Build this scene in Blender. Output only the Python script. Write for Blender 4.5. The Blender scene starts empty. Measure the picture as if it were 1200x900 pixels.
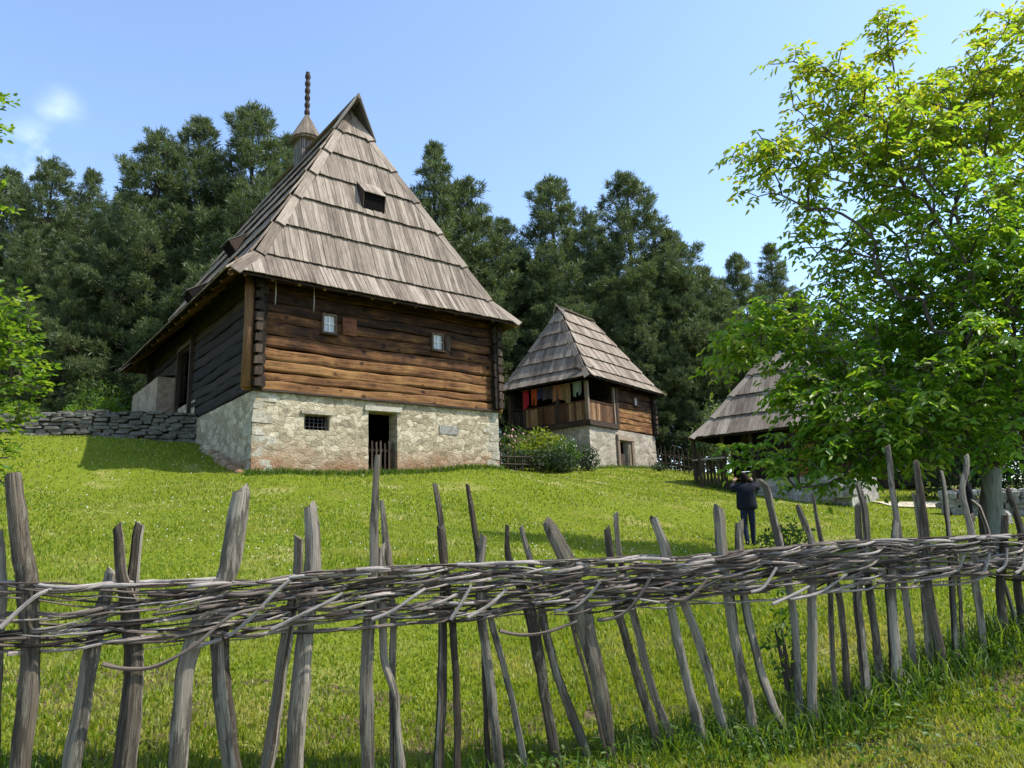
import bpy, bmesh, math, random
import numpy as np
from mathutils import Vector, Matrix
random.seed(7); rng = np.random.default_rng(7)
sc = bpy.context.scene
col = sc.collection
PI = math.pi

# ------------------------------------------------------------------ camera
FOC = 835.0; TH = math.radians(11.54); PH = math.radians(2.23)
c_, s_ = math.cos(TH), math.sin(TH); cr_, sr_ = math.cos(PH), math.sin(PH)
FW = np.array([0, c_, s_]); R0 = np.array([1.0, 0, 0]); U0 = np.array([0, -s_, c_])
RR = cr_*R0 - sr_*U0; UU = sr_*R0 + cr_*U0
EYE = np.array([0, 0, 1.6])
def at(px, py, Y):
    r = FW + RR*(px-600)/FOC + UU*(450-py)/FOC
    return EYE + r*Y/r[1]
cam = bpy.data.cameras.new('camera'); co = bpy.data.objects.new('camera', cam); col.objects.link(co)
cam.sensor_width = 36; cam.lens = 36*FOC/1200; cam.clip_start = .05; cam.clip_end = 3000
M = Matrix(((RR[0], UU[0], -FW[0], 0), (RR[1], UU[1], -FW[1], 0), (RR[2], UU[2], -FW[2], 1.6), (0, 0, 0, 1)))
co.matrix_world = M
sc.camera = co

# ------------------------------------------------------------------ nodes
def newmat(name):
    m = bpy.data.materials.new(name); m.use_nodes = True
    nt = m.node_tree; nt.nodes.clear()
    out = nt.nodes.new('ShaderNodeOutputMaterial')
    return m, nt, out
def N(nt, t, **k):
    n = nt.nodes.new(t)
    for a, b in k.items(): setattr(n, a, b)
    return n
def L(nt, a, b): nt.links.new(a, b)
def ramp(nt, fac, stops, interp='LINEAR'):
    r = N(nt, 'ShaderNodeValToRGB'); r.color_ramp.interpolation = interp
    e = r.color_ramp.elements
    while len(e) < len(stops): e.new(.5)
    for i, (p, c) in enumerate(stops):
        e[i].position = p; e[i].color = (c[0], c[1], c[2], 1)
    L(nt, fac, r.inputs['Fac']); return r.outputs['Color']
def math_(nt, op, a, b=None, c=None, clamp=False):
    n = N(nt, 'ShaderNodeMath', operation=op, use_clamp=clamp)
    for i, x in enumerate((a, b, c)):
        if x is None: continue
        if isinstance(x, (int, float)): n.inputs[i].default_value = x
        else: L(nt, x, n.inputs[i])
    return n.outputs[0]
def mixc(nt, f, a, b, mode='MIX'):
    n = N(nt, 'ShaderNodeMix', data_type='RGBA', blend_type=mode)
    if isinstance(f, (int, float)): n.inputs[0].default_value = f
    else: L(nt, f, n.inputs[0])
    for i, x in ((6, a), (7, b)):
        if isinstance(x, tuple): n.inputs[i].default_value = (x[0], x[1], x[2], 1)
        else: L(nt, x, n.inputs[i])
    return n.outputs[2]
def noise(nt, vec, scale, detail=4, rough=.6, dist=0):
    n = N(nt, 'ShaderNodeTexNoise'); n.inputs['Scale'].default_value = scale
    n.inputs['Detail'].default_value = detail; n.inputs['Roughness'].default_value = rough
    n.inputs['Distortion'].default_value = dist
    if vec is not None: L(nt, vec, n.inputs['Vector'])
    return n.outputs['Fac']
def mapping(nt, vec, scale=(1, 1, 1), loc=(0, 0, 0)):
    n = N(nt, 'ShaderNodeMapping'); n.inputs['Scale'].default_value = scale; n.inputs['Location'].default_value = loc
    L(nt, vec, n.inputs['Vector']); return n.outputs[0]
def bump(nt, h, strength=.4, dist=.02):
    b = N(nt, 'ShaderNodeBump'); b.inputs['Strength'].default_value = strength; b.inputs['Distance'].default_value = dist
    L(nt, h, b.inputs['Height']); return b.outputs[0]
def bsdf(nt, out, color, rough=.85, nrm=None, spec=.3):
    b = N(nt, 'ShaderNodeBsdfPrincipled')
    if isinstance(color, tuple): b.inputs['Base Color'].default_value = (*color, 1)
    else: L(nt, color, b.inputs['Base Color'])
    if isinstance(rough, (int, float)): b.inputs['Roughness'].default_value = rough
    else: L(nt, rough, b.inputs['Roughness'])
    b.inputs['Specular IOR Level'].default_value = spec
    if nrm is not None: L(nt, nrm, b.inputs['Normal'])
    L(nt, b.outputs[0], out.inputs['Surface']); return b

def wood_mat(name, stops, su=28, sv=2.2, isl=.5, bmp=.5, tone=False, knots=False, lichen=None, rough=.85):
    """weathered wood: grain runs along the UV v axis, every board differs"""
    m, nt, out = newmat(name)
    uv = N(nt, 'ShaderNodeTexCoord').outputs['UV']
    rnd = N(nt, 'ShaderNodeNewGeometry').outputs['Random Per Island']
    cmb = N(nt, 'ShaderNodeCombineXYZ'); L(nt, math_(nt, 'MULTIPLY', rnd, 37.0), cmb.inputs[0]); L(nt, math_(nt, 'MULTIPLY', rnd, 91.0), cmb.inputs[1]); L(nt, math_(nt, 'MULTIPLY', rnd, 53.0), cmb.inputs[2])
    add = N(nt, 'ShaderNodeVectorMath', operation='ADD'); L(nt, uv, add.inputs[0]); L(nt, cmb.outputs[0], add.inputs[1])
    v = add.outputs[0]
    g = noise(nt, mapping(nt, v, (su, sv, 1)), 1, 6, .65, .3)
    g2 = noise(nt, mapping(nt, v, (su*3, sv*1.5, 1)), 1, 3, .6)
    big = noise(nt, mapping(nt, v, (2.5, 1.1, 1)), 1, 3, .6)
    f = math_(nt, 'MULTIPLY_ADD', math_(nt, 'SUBTRACT', g, .5), .95, .5)
    f = math_(nt, 'ADD', f, math_(nt, 'MULTIPLY', math_(nt, 'SUBTRACT', big, .5), .5))
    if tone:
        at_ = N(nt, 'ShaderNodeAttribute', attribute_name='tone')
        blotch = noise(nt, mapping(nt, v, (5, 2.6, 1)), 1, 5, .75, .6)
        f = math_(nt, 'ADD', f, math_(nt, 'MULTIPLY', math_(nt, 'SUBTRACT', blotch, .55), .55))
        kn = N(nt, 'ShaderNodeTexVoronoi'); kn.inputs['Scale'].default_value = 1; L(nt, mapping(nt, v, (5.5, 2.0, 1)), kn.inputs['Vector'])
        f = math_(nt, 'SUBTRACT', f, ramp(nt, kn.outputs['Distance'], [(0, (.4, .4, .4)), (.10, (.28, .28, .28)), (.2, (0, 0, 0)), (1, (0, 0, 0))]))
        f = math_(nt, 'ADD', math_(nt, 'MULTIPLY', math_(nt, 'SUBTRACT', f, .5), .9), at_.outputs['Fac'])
    else:
        f = math_(nt, 'ADD', f, math_(nt, 'MULTIPLY', math_(nt, 'SUBTRACT', rnd, .5), isl))
    c = ramp(nt, f, stops)
    crack = ramp(nt, g2, [(0, (.25, .25, .25)), (.36, (.45, .43, .42)), (.46, (1, 1, 1)), (1, (1, 1, 1))])
    c = mixc(nt, 1.0, c, crack, 'MULTIPLY')
    if lichen:
        ob = N(nt, 'ShaderNodeTexCoord').outputs['Object']
        ln = noise(nt, mapping(nt, ob, (22, 22, 6)), 1, 6, .75)
        brk = noise(nt, mapping(nt, ob, (13, 13, 2.2)), 1, 5, .7)
        c = mixc(nt, ramp(nt, brk, [(0, (.75, .75, .75)), (.44, (.7, .7, .7)), (.50, (0, 0, 0)), (1, (0, 0, 0))]), c, (.035, .028, .021))
        c = mixc(nt, ramp(nt, ln, [(0, (0, 0, 0)), (.56, (0, 0, 0)), (.66, (.7, .7, .7)), (1, (.8, .8, .8))]), c, lichen)
    h = math_(nt, 'ADD', g, math_(nt, 'MULTIPLY', g2, .6))
    bsdf(nt, out, c, rough, bump(nt, h, bmp, .012), .2)
    return m

MAT = {}
MAT['shingle'] = wood_mat('weathered_shingle', [(0, (.024, .018, .013)), (.26, (.095, .072, .053)), (.5, (.205, .165, .125)), (.75, (.34, .287, .226)), (1, (.48, .425, .35))], 40, 1.2, .32, .9)
MAT['shingle_dark'] = wood_mat('dark_weathered_shingle', [(0, (.03, .026, .023)), (.35, (.10, .085, .075)), (.65, (.20, .175, .15)), (1, (.36, .32, .28))], 26, 1.6, .35, .6)
MAT['log'] = wood_mat('hewn_log', [(0, (.008, .005, .004)), (.25, (.030, .015, .009)), (.42, (.088, .038, .015)), (.58, (.18, .085, .030)), (.76, (.27, .145, .052)), (1, (.39, .24, .10))], 16, .8, .3, 1.0, tone=True)
MAT['dark_log'] = wood_mat('shade_dark_log', [(0, (.005, .0038, .003)), (.4, (.014, .010, .007)), (.8, (.036, .026, .018)), (1, (.075, .055, .039))], 18, 1.0, .5, 1.0)  # wall shade put into the colour: a much darker copy of the log
MAT['dark_wood'] = wood_mat('dark_timber', [(0, (.012, .009, .007)), (.5, (.04, .027, .018)), (1, (.12, .085, .06))], 25, 2, .5, .6)
MAT['board'] = wood_mat('brown_board', [(0, (.035, .017, .009)), (.4, (.105, .052, .024)), (.7, (.19, .105, .048)), (1, (.30, .185, .095))], 26, 1.6, .8, .6)
MAT['post_wood'] = wood_mat('grey_post', [(0, (.05, .035, .025)), (.5, (.17, .125, .085)), (1, (.34, .27, .19))], 25, 2, .5, .6)
MAT['stake'] = wood_mat('weathered_stake', [(0, (.014, .010, .007)), (.28, (.060, .046, .031)), (.5, (.145, .118, .084)), (.75, (.265, .23, .175)), (1, (.43, .375, .30))], 75, 3.0, .62, 1.0, lichen=(.21, .205, .145))
MAT['rod'] = wood_mat('woven_rod', [(0, (.018, .013, .010)), (.35, (.075, .056, .045)), (.6, (.165, .132, .108)), (1, (.37, .315, .27))], 60, 4, 1.0, .9)
MAT['rod_light'] = wood_mat('pale_rod', [(0, (.10, .085, .07)), (.4, (.27, .235, .205)), (1, (.52, .47, .42))], 70, 5, .5, .8)
MAT['red_wood'] = wood_mat('reddish_shutter', [(0, (.06, .02, .012)), (.5, (.15, .055, .028)), (1, (.25, .10, .05))], 30, 2, .3, .5)
MAT['bark'] = wood_mat('pine_bark', [(0, (.015, .011, .009)), (.5, (.05, .038, .03)), (1, (.12, .095, .075))], 9, 2, .3, 1.0)
MAT['grey_bark'] = wood_mat('walnut_bark', [(0, (.07, .07, .055)), (.4, (.16, .165, .135)), (1, (.27, .275, .235))], 14, 2.5, .3, .9)
MAT['twig'] = wood_mat('twig_bark', [(0, (.03, .024, .018)), (.5, (.075, .06, .045)), (1, (.14, .115, .09))], 14, 2.5, .3, .6)

def stone_mat(name, cols, scale, mortar, stain=None, zs=(0, 1), bmp=.8):
    m, nt, out = newmat(name)
    ob = N(nt, 'ShaderNodeTexCoord').outputs['Object']
    wob = N(nt, 'ShaderNodeTexNoise'); wob.inputs['Scale'].default_value = 2.6; wob.inputs['Detail'].default_value = 3; L(nt, ob, wob.inputs['Vector'])
    dv = N(nt, 'ShaderNodeVectorMath', operation='MULTIPLY_ADD'); L(nt, wob.outputs['Color'], dv.inputs[0]); dv.inputs[1].default_value = (.6, .6, .4); L(nt, ob, dv.inputs[2])
    v = mapping(nt, dv.outputs[0], (scale, scale, scale*1.7))
    vo = N(nt, 'ShaderNodeTexVoronoi'); L(nt, v, vo.inputs['Vector']); vo.inputs['Scale'].default_value = 1
    ve = N(nt, 'ShaderNodeTexVoronoi', feature='DISTANCE_TO_EDGE'); L(nt, v, ve.inputs['Vector']); ve.inputs['Scale'].default_value = 1
    sep = N(nt, 'ShaderNodeSeparateColor'); L(nt, vo.outputs['Color'], sep.inputs[0])
    fine = noise(nt, ob, 17, 7, .75)
    mid = noise(nt, ob, 3.3, 5, .7)
    f = math_(nt, 'ADD', math_(nt, 'MULTIPLY', sep.outputs[0], .5), math_(nt, 'MULTIPLY', fine, .5))
    c = ramp(nt, f, cols)
    edge = ramp(nt, ve.outputs['Distance'], [(0, (1, 1, 1)), (.045, (.75, .75, .75)), (.11, (0, 0, 0)), (1, (0, 0, 0))])
    cover = ramp(nt, mid, [(0, (.15, .15, .15)), (.42, (.3, .3, .3)), (.62, (.9, .9, .9)), (1, (1, 1, 1))])
    c = mixc(nt, math_(nt, 'MULTIPLY', math_(nt, 'MULTIPLY', edge, cover), .8), c, mortar)
    blot = noise(nt, ob, 6.5, 6, .8)
    c = mixc(nt, 1.0, c, ramp(nt, blot, [(0, (.45, .43, .40)), (.4, (.72, .70, .67)), (.58, (1, 1, 1)), (1, (1.0, 1.0, 1.0))]), 'MULTIPLY')
    if stain:
        sx = N(nt, 'ShaderNodeSeparateXYZ'); L(nt, ob, sx.inputs[0])
        zz = math_(nt, 'ADD', sx.outputs[2], math_(nt, 'MULTIPLY', math_(nt, 'SUBTRACT', noise(nt, ob, .9, 5, .7), .5), 2.2))
        mr = N(nt, 'ShaderNodeMapRange'); L(nt, zz, mr.inputs[0]); mr.inputs[1].default_value = zs[1]; mr.inputs[2].default_value = zs[0]; mr.inputs[3].default_value = 0; mr.inputs[4].default_value = .8
        c = mixc(nt, mr.outputs[0], c, stain)
    h = math_(nt, 'ADD', math_(nt, 'MULTIPLY', math_(nt, 'MINIMUM', ve.outputs['Distance'], .10), 2.2), math_(nt, 'MULTIPLY', fine, .9))
    bsdf(nt, out, c, .92, bump(nt, h, bmp, .05), .15)
    return m
MAT['stone'] = stone_mat('limewashed_rubble_stone', [(0, (.16, .135, .09)), (.35, (.36, .30, .20)), (.6, (.51, .44, .305)), (1, (.72, .65, .50))], 3.3, (.21, .175, .12), (.25, .12, .055), (.15, .95))
MAT['stone_b'] = stone_mat('rough_lime_stone', [(0, (.17, .15, .12)), (.4, (.32, .28, .22)), (.65, (.42, .37, .295)), (1, (.58, .52, .43))], 2.0, (.28, .245, .19))
MAT['plaster'] = stone_mat('old_lime_plaster', [(0, (.18, .135, .095)), (.4, (.30, .235, .165)), (1, (.42, .345, .25))], .8, (.24, .19, .145), bmp=.4)
MAT['white_stone'] = stone_mat('white_lime_stone', [(0, (.15, .14, .12)), (.4, (.30, .285, .25)), (1, (.55, .53, .47))], 1.8, (.20, .185, .16))
MAT['quoin'] = stone_mat('pale_quoin', [(0, (.20, .18, .135)), (.4, (.38, .345, .265)), (1, (.58, .545, .45))], 1.2, (.35, .315, .24), bmp=.7)
MAT['field_stone'] = stone_mat('grey_field_stone', [(0, (.045, .045, .036)), (.4, (.11, .105, .085)), (1, (.25, .235, .20))], 1.1, (.17, .16, .14), bmp=.6)

def plain(name, color, rough=.8, spec=.3, var=.0, scale=20):
    m, nt, out = newmat(name)
    c = color
    if var:
        ob = N(nt, 'ShaderNodeTexCoord').outputs['Object']
        n = noise(nt, ob, scale, 5, .7)
        lo = tuple(x*(1-var) for x in color); hi = tuple(min(1, x*(1+var)) for x in color)
        c = ramp(nt, n, [(.25, lo), (.75, hi)])
    bsdf(nt, out, c, rough, None, spec); return m
MAT['black'] = plain('dark_interior', (.006, .005, .005), .95, .05)  # near-black colour stands for the unlit inside behind gaps and openings
MAT['iron'] = plain('old_iron', (.03, .028, .027), .6, .4, .3)
MAT['frame_wood'] = wood_mat('window_frame_wood', [(0, (.05, .03, .02)), (1, (.16, .11, .075))], 30, 3, .4, .3)
MAT['white_paint'] = plain('muntin_white', (.62, .62, .60), .6)
m, nt, out = newmat('window_glass'); bsdf(nt, out, (.42, .42, .41), .35, None, .5); MAT['glass'] = m  # opaque pale grey stands in for reflected sky and a white curtain

def leaf_mat(name, stops, trans=.45, gloss=.45, patch=None, patchscale=.6, tmul=(1.5, 1.6, .6), tone=False):
    m, nt, out = newmat(name)
    rnd = N(nt, 'ShaderNodeNewGeometry').outputs['Random Per Island']
    f = rnd
    if tone:
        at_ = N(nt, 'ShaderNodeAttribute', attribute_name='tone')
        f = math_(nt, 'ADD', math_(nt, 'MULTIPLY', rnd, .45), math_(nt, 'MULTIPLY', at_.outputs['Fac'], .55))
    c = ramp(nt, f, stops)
    if patch:
        ob = N(nt, 'ShaderNodeTexCoord').outputs['Object']
        pn = noise(nt, ob, patchscale, 5, .65)
        fac = ramp(nt, pn, [(0, (0, 0, 0)), (patch[1], (0, 0, 0)), (patch[2], (patch[3],)*3), (1, (patch[3],)*3)])
        c = mixc(nt, fac, c, patch[0])
    b = N(nt, 'ShaderNodeBsdfPrincipled'); L(nt, c, b.inputs['Base Color']); b.inputs['Roughness'].default_value = gloss; b.inputs['Specular IOR Level'].default_value = .35
    t = N(nt, 'ShaderNodeBsdfTranslucent'); L(nt, mixc(nt, 1.0, c, (*tmul,), 'MULTIPLY'), t.inputs['Color'])
    mx = N(nt, 'ShaderNodeMixShader'); mx.inputs[0].default_value = trans
    L(nt, b.outputs[0], mx.inputs[1]); L(nt, t.outputs[0], mx.inputs[2]); L(nt, mx.outputs[0], out.inputs['Surface'])
    return m
MAT['walnut_leaf'] = leaf_mat('walnut_leaf', [(0, (.045, .105, .014)), (.28, (.085, .175, .022)), (.5, (.16, .26, .03)), (.75, (.28, .34, .045)), (1, (.38, .31, .06))], .55, .36, tone=True, tmul=(1.45, 1.6, .5))
MAT['broad_leaf'] = leaf_mat('broad_leaf', [(0, (.055, .115, .018)), (.5, (.11, .185, .028)), (1, (.19, .24, .04))], .5, .4, tmul=(1.6, 1.7, .5))
MAT['shrub_leaf'] = leaf_mat('shrub_leaf', [(0, (.03, .075, .015)), (.5, (.06, .11, .02)), (1, (.11, .15, .035))], .4, .5)
MAT['yellow_leaf'] = leaf_mat('yellow_green_leaf', [(0, (.09, .15, .015)), (.5, (.16, .21, .02)), (1, (.24, .25, .03))], .45, .5)
MAT['dark_leaf'] = leaf_mat('dark_hedge_leaf', [(0, (.012, .028, .012)), (.6, (.03, .055, .02)), (1, (.06, .085, .035))], .3, .5)
MAT['pale_leaf'] = leaf_mat('pale_shrub_leaf', [(0, (.09, .13, .06)), (.5, (.14, .18, .09)), (1, (.21, .25, .14))], .4, .5)
MAT['needle'] = leaf_mat('pine_needle', [(0, (.040, .060, .024)), (.5, (.088, .120, .047)), (1, (.165, .195, .08))], .3, .5, tmul=(1.2, 1.3, .7))
MAT['pink'] = plain('pink_petal', (.62, .33, .34), .7)
MAT['white_petal'] = plain('white_petal', (.7, .7, .62), .7)
MAT['grass'] = leaf_mat('grass_blade', [(0, (.092, .15, .008)), (.4, (.155, .218, .012)), (.8, (.23, .27, .018)), (1, (.33, .30, .06))], .42, .55, patch=((.38, .33, .11), .51, .68, .75), patchscale=.8, tmul=(1.5, 1.5, .5))
MAT['weed'] = leaf_mat('tall_weed', [(0, (.035, .085, .01)), (.6, (.075, .14, .014)), (1, (.15, .20, .03))], .45, .5, tmul=(1.5, 1.5, .5))
# ground
m, nt, out = newmat('turf_ground')
ob = N(nt, 'ShaderNodeTexCoord').outputs['Object']
n1 = noise(nt, ob, .55, 5, .65); n2 = noise(nt, ob, 9, 6, .75); n3 = noise(nt, ob, 55, 4, .7)
g = ramp(nt, math_(nt, 'ADD', math_(nt, 'MULTIPLY', n2, .5), math_(nt, 'MULTIPLY', n3, .5)), [(.25, (.065, .09, .007)), (.5, (.125, .16, .010)), (.75, (.19, .215, .02))])
g = mixc(nt, ramp(nt, n1, [(0, (0, 0, 0)), (.54, (0, 0, 0)), (.70, (.7, .7, .7)), (1, (.7, .7, .7))]), g, (.33, .28, .115))
sx = N(nt, 'ShaderNodeSeparateXYZ'); L(nt, ob, sx.inputs[0])
# bare earth on the bank, pine litter under the forest
earth = noise(nt, ob, 2.6, 5, .7)
bank = math_(nt, 'LESS_THAN', sx.outputs[1], 5.4)
g = mixc(nt, math_(nt, 'MULTIPLY', bank, ramp(nt, earth, [(0, (0, 0, 0)), (.45, (0, 0, 0)), (.54, (1, 1, 1)), (1, (1, 1, 1))])), g, ramp(nt, n3, [(.3, (.05, .035, .022)), (.7, (.17, .125, .08))]))
far = N(nt, 'ShaderNodeMapRange'); L(nt, math_(nt, 'ADD', sx.outputs[1], math_(nt, 'MULTIPLY', n1, 6)), far.inputs[0]); far.inputs[1].default_value = 40; far.inputs[2].default_value = 46
g = mixc(nt, far.outputs[0], g, ramp(nt, n2, [(.3, (.035, .035, .014)), (.7, (.09, .085, .03))]))
bsdf(nt, out, g, .95, bump(nt, math_(nt, 'ADD', n2, math_(nt, 'MULTIPLY', n3, .5)), .8, .04), .1)
MAT['ground'] = m

# ------------------------------------------------------------------ mesh building
class MB:
    def __init__(s): s.v = []; s.f = []; s.uv = []; s.t = []
    def poly(s, pts, uvs=None, tone=.5):
        i = len(s.v); s.v += [tuple(p) for p in pts]; s.t += [tone]*len(pts)
        s.f.append(tuple(range(i, i+len(pts)))); s.uv.append(uvs or [(0, 0)]*len(pts))
    def prism(s, top, bot, uvs, tone=.5):
        """solid between two matching polygons"""
        n = len(top); i = len(s.v)
        s.v += [tuple(p) for p in top] + [tuple(p) for p in bot]; s.t += [tone]*(2*n)
        s.f.append(tuple(range(i, i+n))); s.uv.append(list(uvs))
        s.f.append(tuple(range(i+2*n-1, i+n-1, -1))); s.uv.append(list(reversed(uvs)))
        for k in range(n):
            k2 = (k+1) % n
            s.f.append((i+k, i+n+k, i+n+k2, i+k2))
            s.uv.append([uvs[k], (uvs[k][0]+.02, uvs[k][1]), (uvs[k2][0]+.02, uvs[k2][1]), uvs[k2]])
    def box(s, c, size, axis=2, rot=None, tone=.5, jit=0, taper=1):
        """box with wood grain along `axis`"""
        hx, hy, hz = [d/2 for d in size]
        P = []
        for z in (-1, 1):
            for x, y in ((-1, -1), (1, -1), (1, 1), (-1, 1)):
                k = taper if z > 0 else 1
                p = Vector((x*hx*k, y*hy*k, z*hz))
                if jit: p += Vector((random.uniform(-jit, jit), random.uniform(-jit, jit), random.uniform(-jit, jit)))
                if rot is not None: p = rot @ p
                P.append((c[0]+p.x, c[1]+p.y, c[2]+p.z))
        i = len(s.v); s.v += P; s.t += [tone]*8
        dims = size
        for f, (a, b) in (((0, 3, 2, 1), (0, 1)), ((4, 5, 6, 7), (0, 1)), ((0, 1, 5, 4), (0, 2)), ((1, 2, 6, 5), (1, 2)), ((2, 3, 7, 6), (0, 2)), ((3, 0, 4, 7), (1, 2))):
            s.f.append(tuple(i+k for k in f))
            w, h = dims[a], dims[b]
            q = [(0, 0), (w, 0), (w, h), (0, h)]
            if f == (0, 3, 2, 1): q = [(0, 0), (0, h), (w, h), (w, 0)]
            if axis == a: q = [(y, x) for x, y in q]
            s.uv.append(q)
    def tube(s, pts, radii, n=6, flat=1.0, ang=0, tone=.5, jit=0, cap=True, v0=0):
        pts = [Vector(p) for p in pts]; m = len(pts)
        t0 = (pts[1]-pts[0]).normalized()
        a = Vector((1, 0, 0)) if abs(t0.x) < .9 else Vector((0, 1, 0))
        nrm = (a - t0*a.dot(t0)).normalized()
        i = len(s.v); ln = v0; lens = []
        for k, p in enumerate(pts):
            t = (pts[min(k+1, m-1)]-pts[max(k-1, 0)]).normalized()
            nrm = (nrm - t*nrm.dot(t)).normalized(); b = t.cross(nrm)
            if k: ln += (p-pts[k-1]).length
            lens.append(ln)
            for q in range(n):
                an = 2*PI*q/n+ang; r = radii[k]*(1+random.uniform(-jit, jit))
                w = p + nrm*(math.cos(an)*r) + b*(math.sin(an)*r*flat)
                s.v.append(tuple(w)); s.t.append(tone)
        R = 2*PI*max(radii)
        for k in range(m-1):
            for q in range(n):
                q2 = (q+1) % n
                s.f.append((i+k*n+q, i+k*n+q2, i+(k+1)*n+q2, i+(k+1)*n+q))
                s.uv.append([(q/n*R, lens[k]), ((q+1)/n*R, lens[k]), ((q+1)/n*R, lens[k+1]), (q/n*R, lens[k+1])])
        if cap:
            s.f.append(tuple(i+q for q in range(n-1, -1, -1))); s.uv.append([(.5+math.cos(2*PI*q/n)*.02, .5+math.sin(2*PI*q/n)*.02) for q in range(n)])
            s.f.append(tuple(i+(m-1)*n+q for q in range(n))); s.uv.append([(.5+math.cos(2*PI*q/n)*.02, .5+math.sin(2*PI*q/n)*.02) for q in range(n)])
    def stone(s, c, size, rz=0, e=.45, jit=.06, tone=.5):
        nu, nv = 8, 5; i = len(s.v); ca, sa = math.cos(rz), math.sin(rz)
        sg = lambda x, p: math.copysign(abs(x)**p, x)
        ph = random.uniform(0, .6)
        for b in range(nv+1):
            la = -PI/2+PI*b/nv
            for a in range(nu):
                lo = 2*PI*a/nu+ph
                x = sg(math.cos(la), e)*sg(math.cos(lo), e)*size[0]/2; y = sg(math.cos(la), e)*sg(math.sin(lo), e)*size[1]/2; z = sg(math.sin(la), e)*size[2]/2
                k = 1+random.uniform(-jit, jit); x *= k; y *= k; z *= 1+random.uniform(-jit, jit)
                s.v.append((c[0]+x*ca-y*sa, c[1]+x*sa+y*ca, c[2]+z)); s.t.append(tone)
        for b in range(nv):
            for a in range(nu):
                a2 = (a+1) % nu
                s.f.append((i+b*nu+a, i+b*nu+a2, i+(b+1)*nu+a2, i+(b+1)*nu+a)); s.uv.append([(0, 0)]*4)
    def grid(s, P, mask=None):
        """P[i][j] points -> quads"""
        i = len(s.v); n, m = len(P), len(P[0])
        for r in P: s.v += [tuple(p) for p in r]; s.t += [.5]*m
        for a in range(n-1):
            for b in range(m-1):
                if mask and not mask(a, b): continue
                s.f.append((i+a*m+b, i+(a+1)*m+b, i+(a+1)*m+b+1, i+a*m+b+1)); s.uv.append([(a*.1, b*.1), (a*.1+.1, b*.1), (a*.1+.1, b*.1+.1), (a*.1, b*.1+.1)])
    def build(s, name, mat, parent=None, smooth=False, loc=None):
        me = bpy.data.meshes.new(name); me.from_pydata(s.v, [], s.f)
        ul = me.uv_layers.new(name='UVMap')
        ul.data.foreach_set('uv', np.array([c for f in s.uv for p in f for c in p], np.float32))
        ta = me.attributes.new('tone', 'FLOAT', 'POINT'); ta.data.foreach_set('value', np.array(s.t, np.float32))
        me.materials.append(MAT[mat] if isinstance(mat, str) else mat)
        if smooth: me.polygons.foreach_set('use_smooth', np.ones(len(me.polygons), bool))
        o = bpy.data.objects.new(name, me); col.objects.link(o)
        if parent: o.parent = parent
        if loc is not None: o.location = loc
        return o
def mesh_np(name, V, F, mat, parent=None, tone=None, link=True):
    """V (n,3); F (m,k) same-size faces"""
    me = bpy.data.meshes.new(name)
    n, (m, k) = len(V), F.shape
    me.vertices.add(n); me.vertices.foreach_set('co', V.astype(np.float32).ravel())
    me.loops.add(m*k); me.loops.foreach_set('vertex_index', F.astype(np.int32).ravel())
    me.polygons.add(m); me.polygons.foreach_set('loop_start', np.arange(0, m*k, k, dtype=np.int32))
    try: me.polygons.foreach_set('loop_total', np.full(m, k, np.int32))
    except Exception: pass
    me.update(calc_edges=True); me.validate()
    if tone is not None:
        ta = me.attributes.new('tone', 'FLOAT', 'POINT'); ta.data.foreach_set('value', tone.astype(np.float32))
    me.materials.append(MAT[mat])
    o = bpy.data.objects.new(name, me)
    if link: col.objects.link(o)
    if parent: o.parent = parent
    return o
def tag(o, label=None, cat=None, group=None, kind=None):
    for k, v in (('label', label), ('category', cat), ('group', group), ('kind', kind)):
        if v: o[k] = v
    return o
def empty(name, loc, rz=0, label=None, cat=None, group=None):
    o = bpy.data.objects.new(name, None); col.objects.link(o); o.empty_display_size = .2
    o.location = loc; o.rotation_euler = (0, 0, rz); tag(o, label, cat, group); return o

class Frame:
    def __init__(s, O, ang):
        s.a = math.radians(ang); s.O = np.array(O)
        s.U = np.array([math.cos(s.a), math.sin(s.a), 0]); s.V = np.array([-math.sin(s.a), math.cos(s.a), 0])
    def w(s, u, v, z): return s.O+s.U*u+s.V*v+np.array([0, 0, z])
    def inv(s, X, Y): return (X-s.O[0])*s.U[0]+(Y-s.O[1])*s.U[1], (X-s.O[0])*s.V[0]+(Y-s.O[1])*s.V[1]

# ------------------------------------------------------------------ frames of the three houses (origin on the ground at the near corner)
H1 = Frame(at(297, 457, 19)-np.array([0, 0, 2.3]), 39)
H2 = Frame(at(690, 497, 36)-np.array([0, 0, 2.25]), 52.5)
H3 = Frame(at(812, 545, 32)-np.array([0, 0, 1.7]), -37.5)

# ------------------------------------------------------------------ fence line
FX = [-120, 0, 150, 300, 450, 600, 700, 800, 900, 1000, 1100, 1200, 1300]
FYv = [3.35, 3.45, 3.62, 3.9, 4.15, 4.38, 4.52, 4.65, 4.76, 4.88, 5.02, 5.2, 5.45]
FMID = [725, 722, 721, 709, 697, 690, 684, 678, 672, 661, 657, 652, 647]
FTH = [.335, .335, .335, .335, .335, .33, .33, .33, .33, .33, .33, .345, .345]
def fY(px): return float(np.interp(px, FX, FYv))
def fpt(px, py, off=0): return at(px, py, fY(px)+off)
def f_line(px):  # weave centre
    return at(px, float(np.interp(px, FX, FMID)), fY(px))

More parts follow.
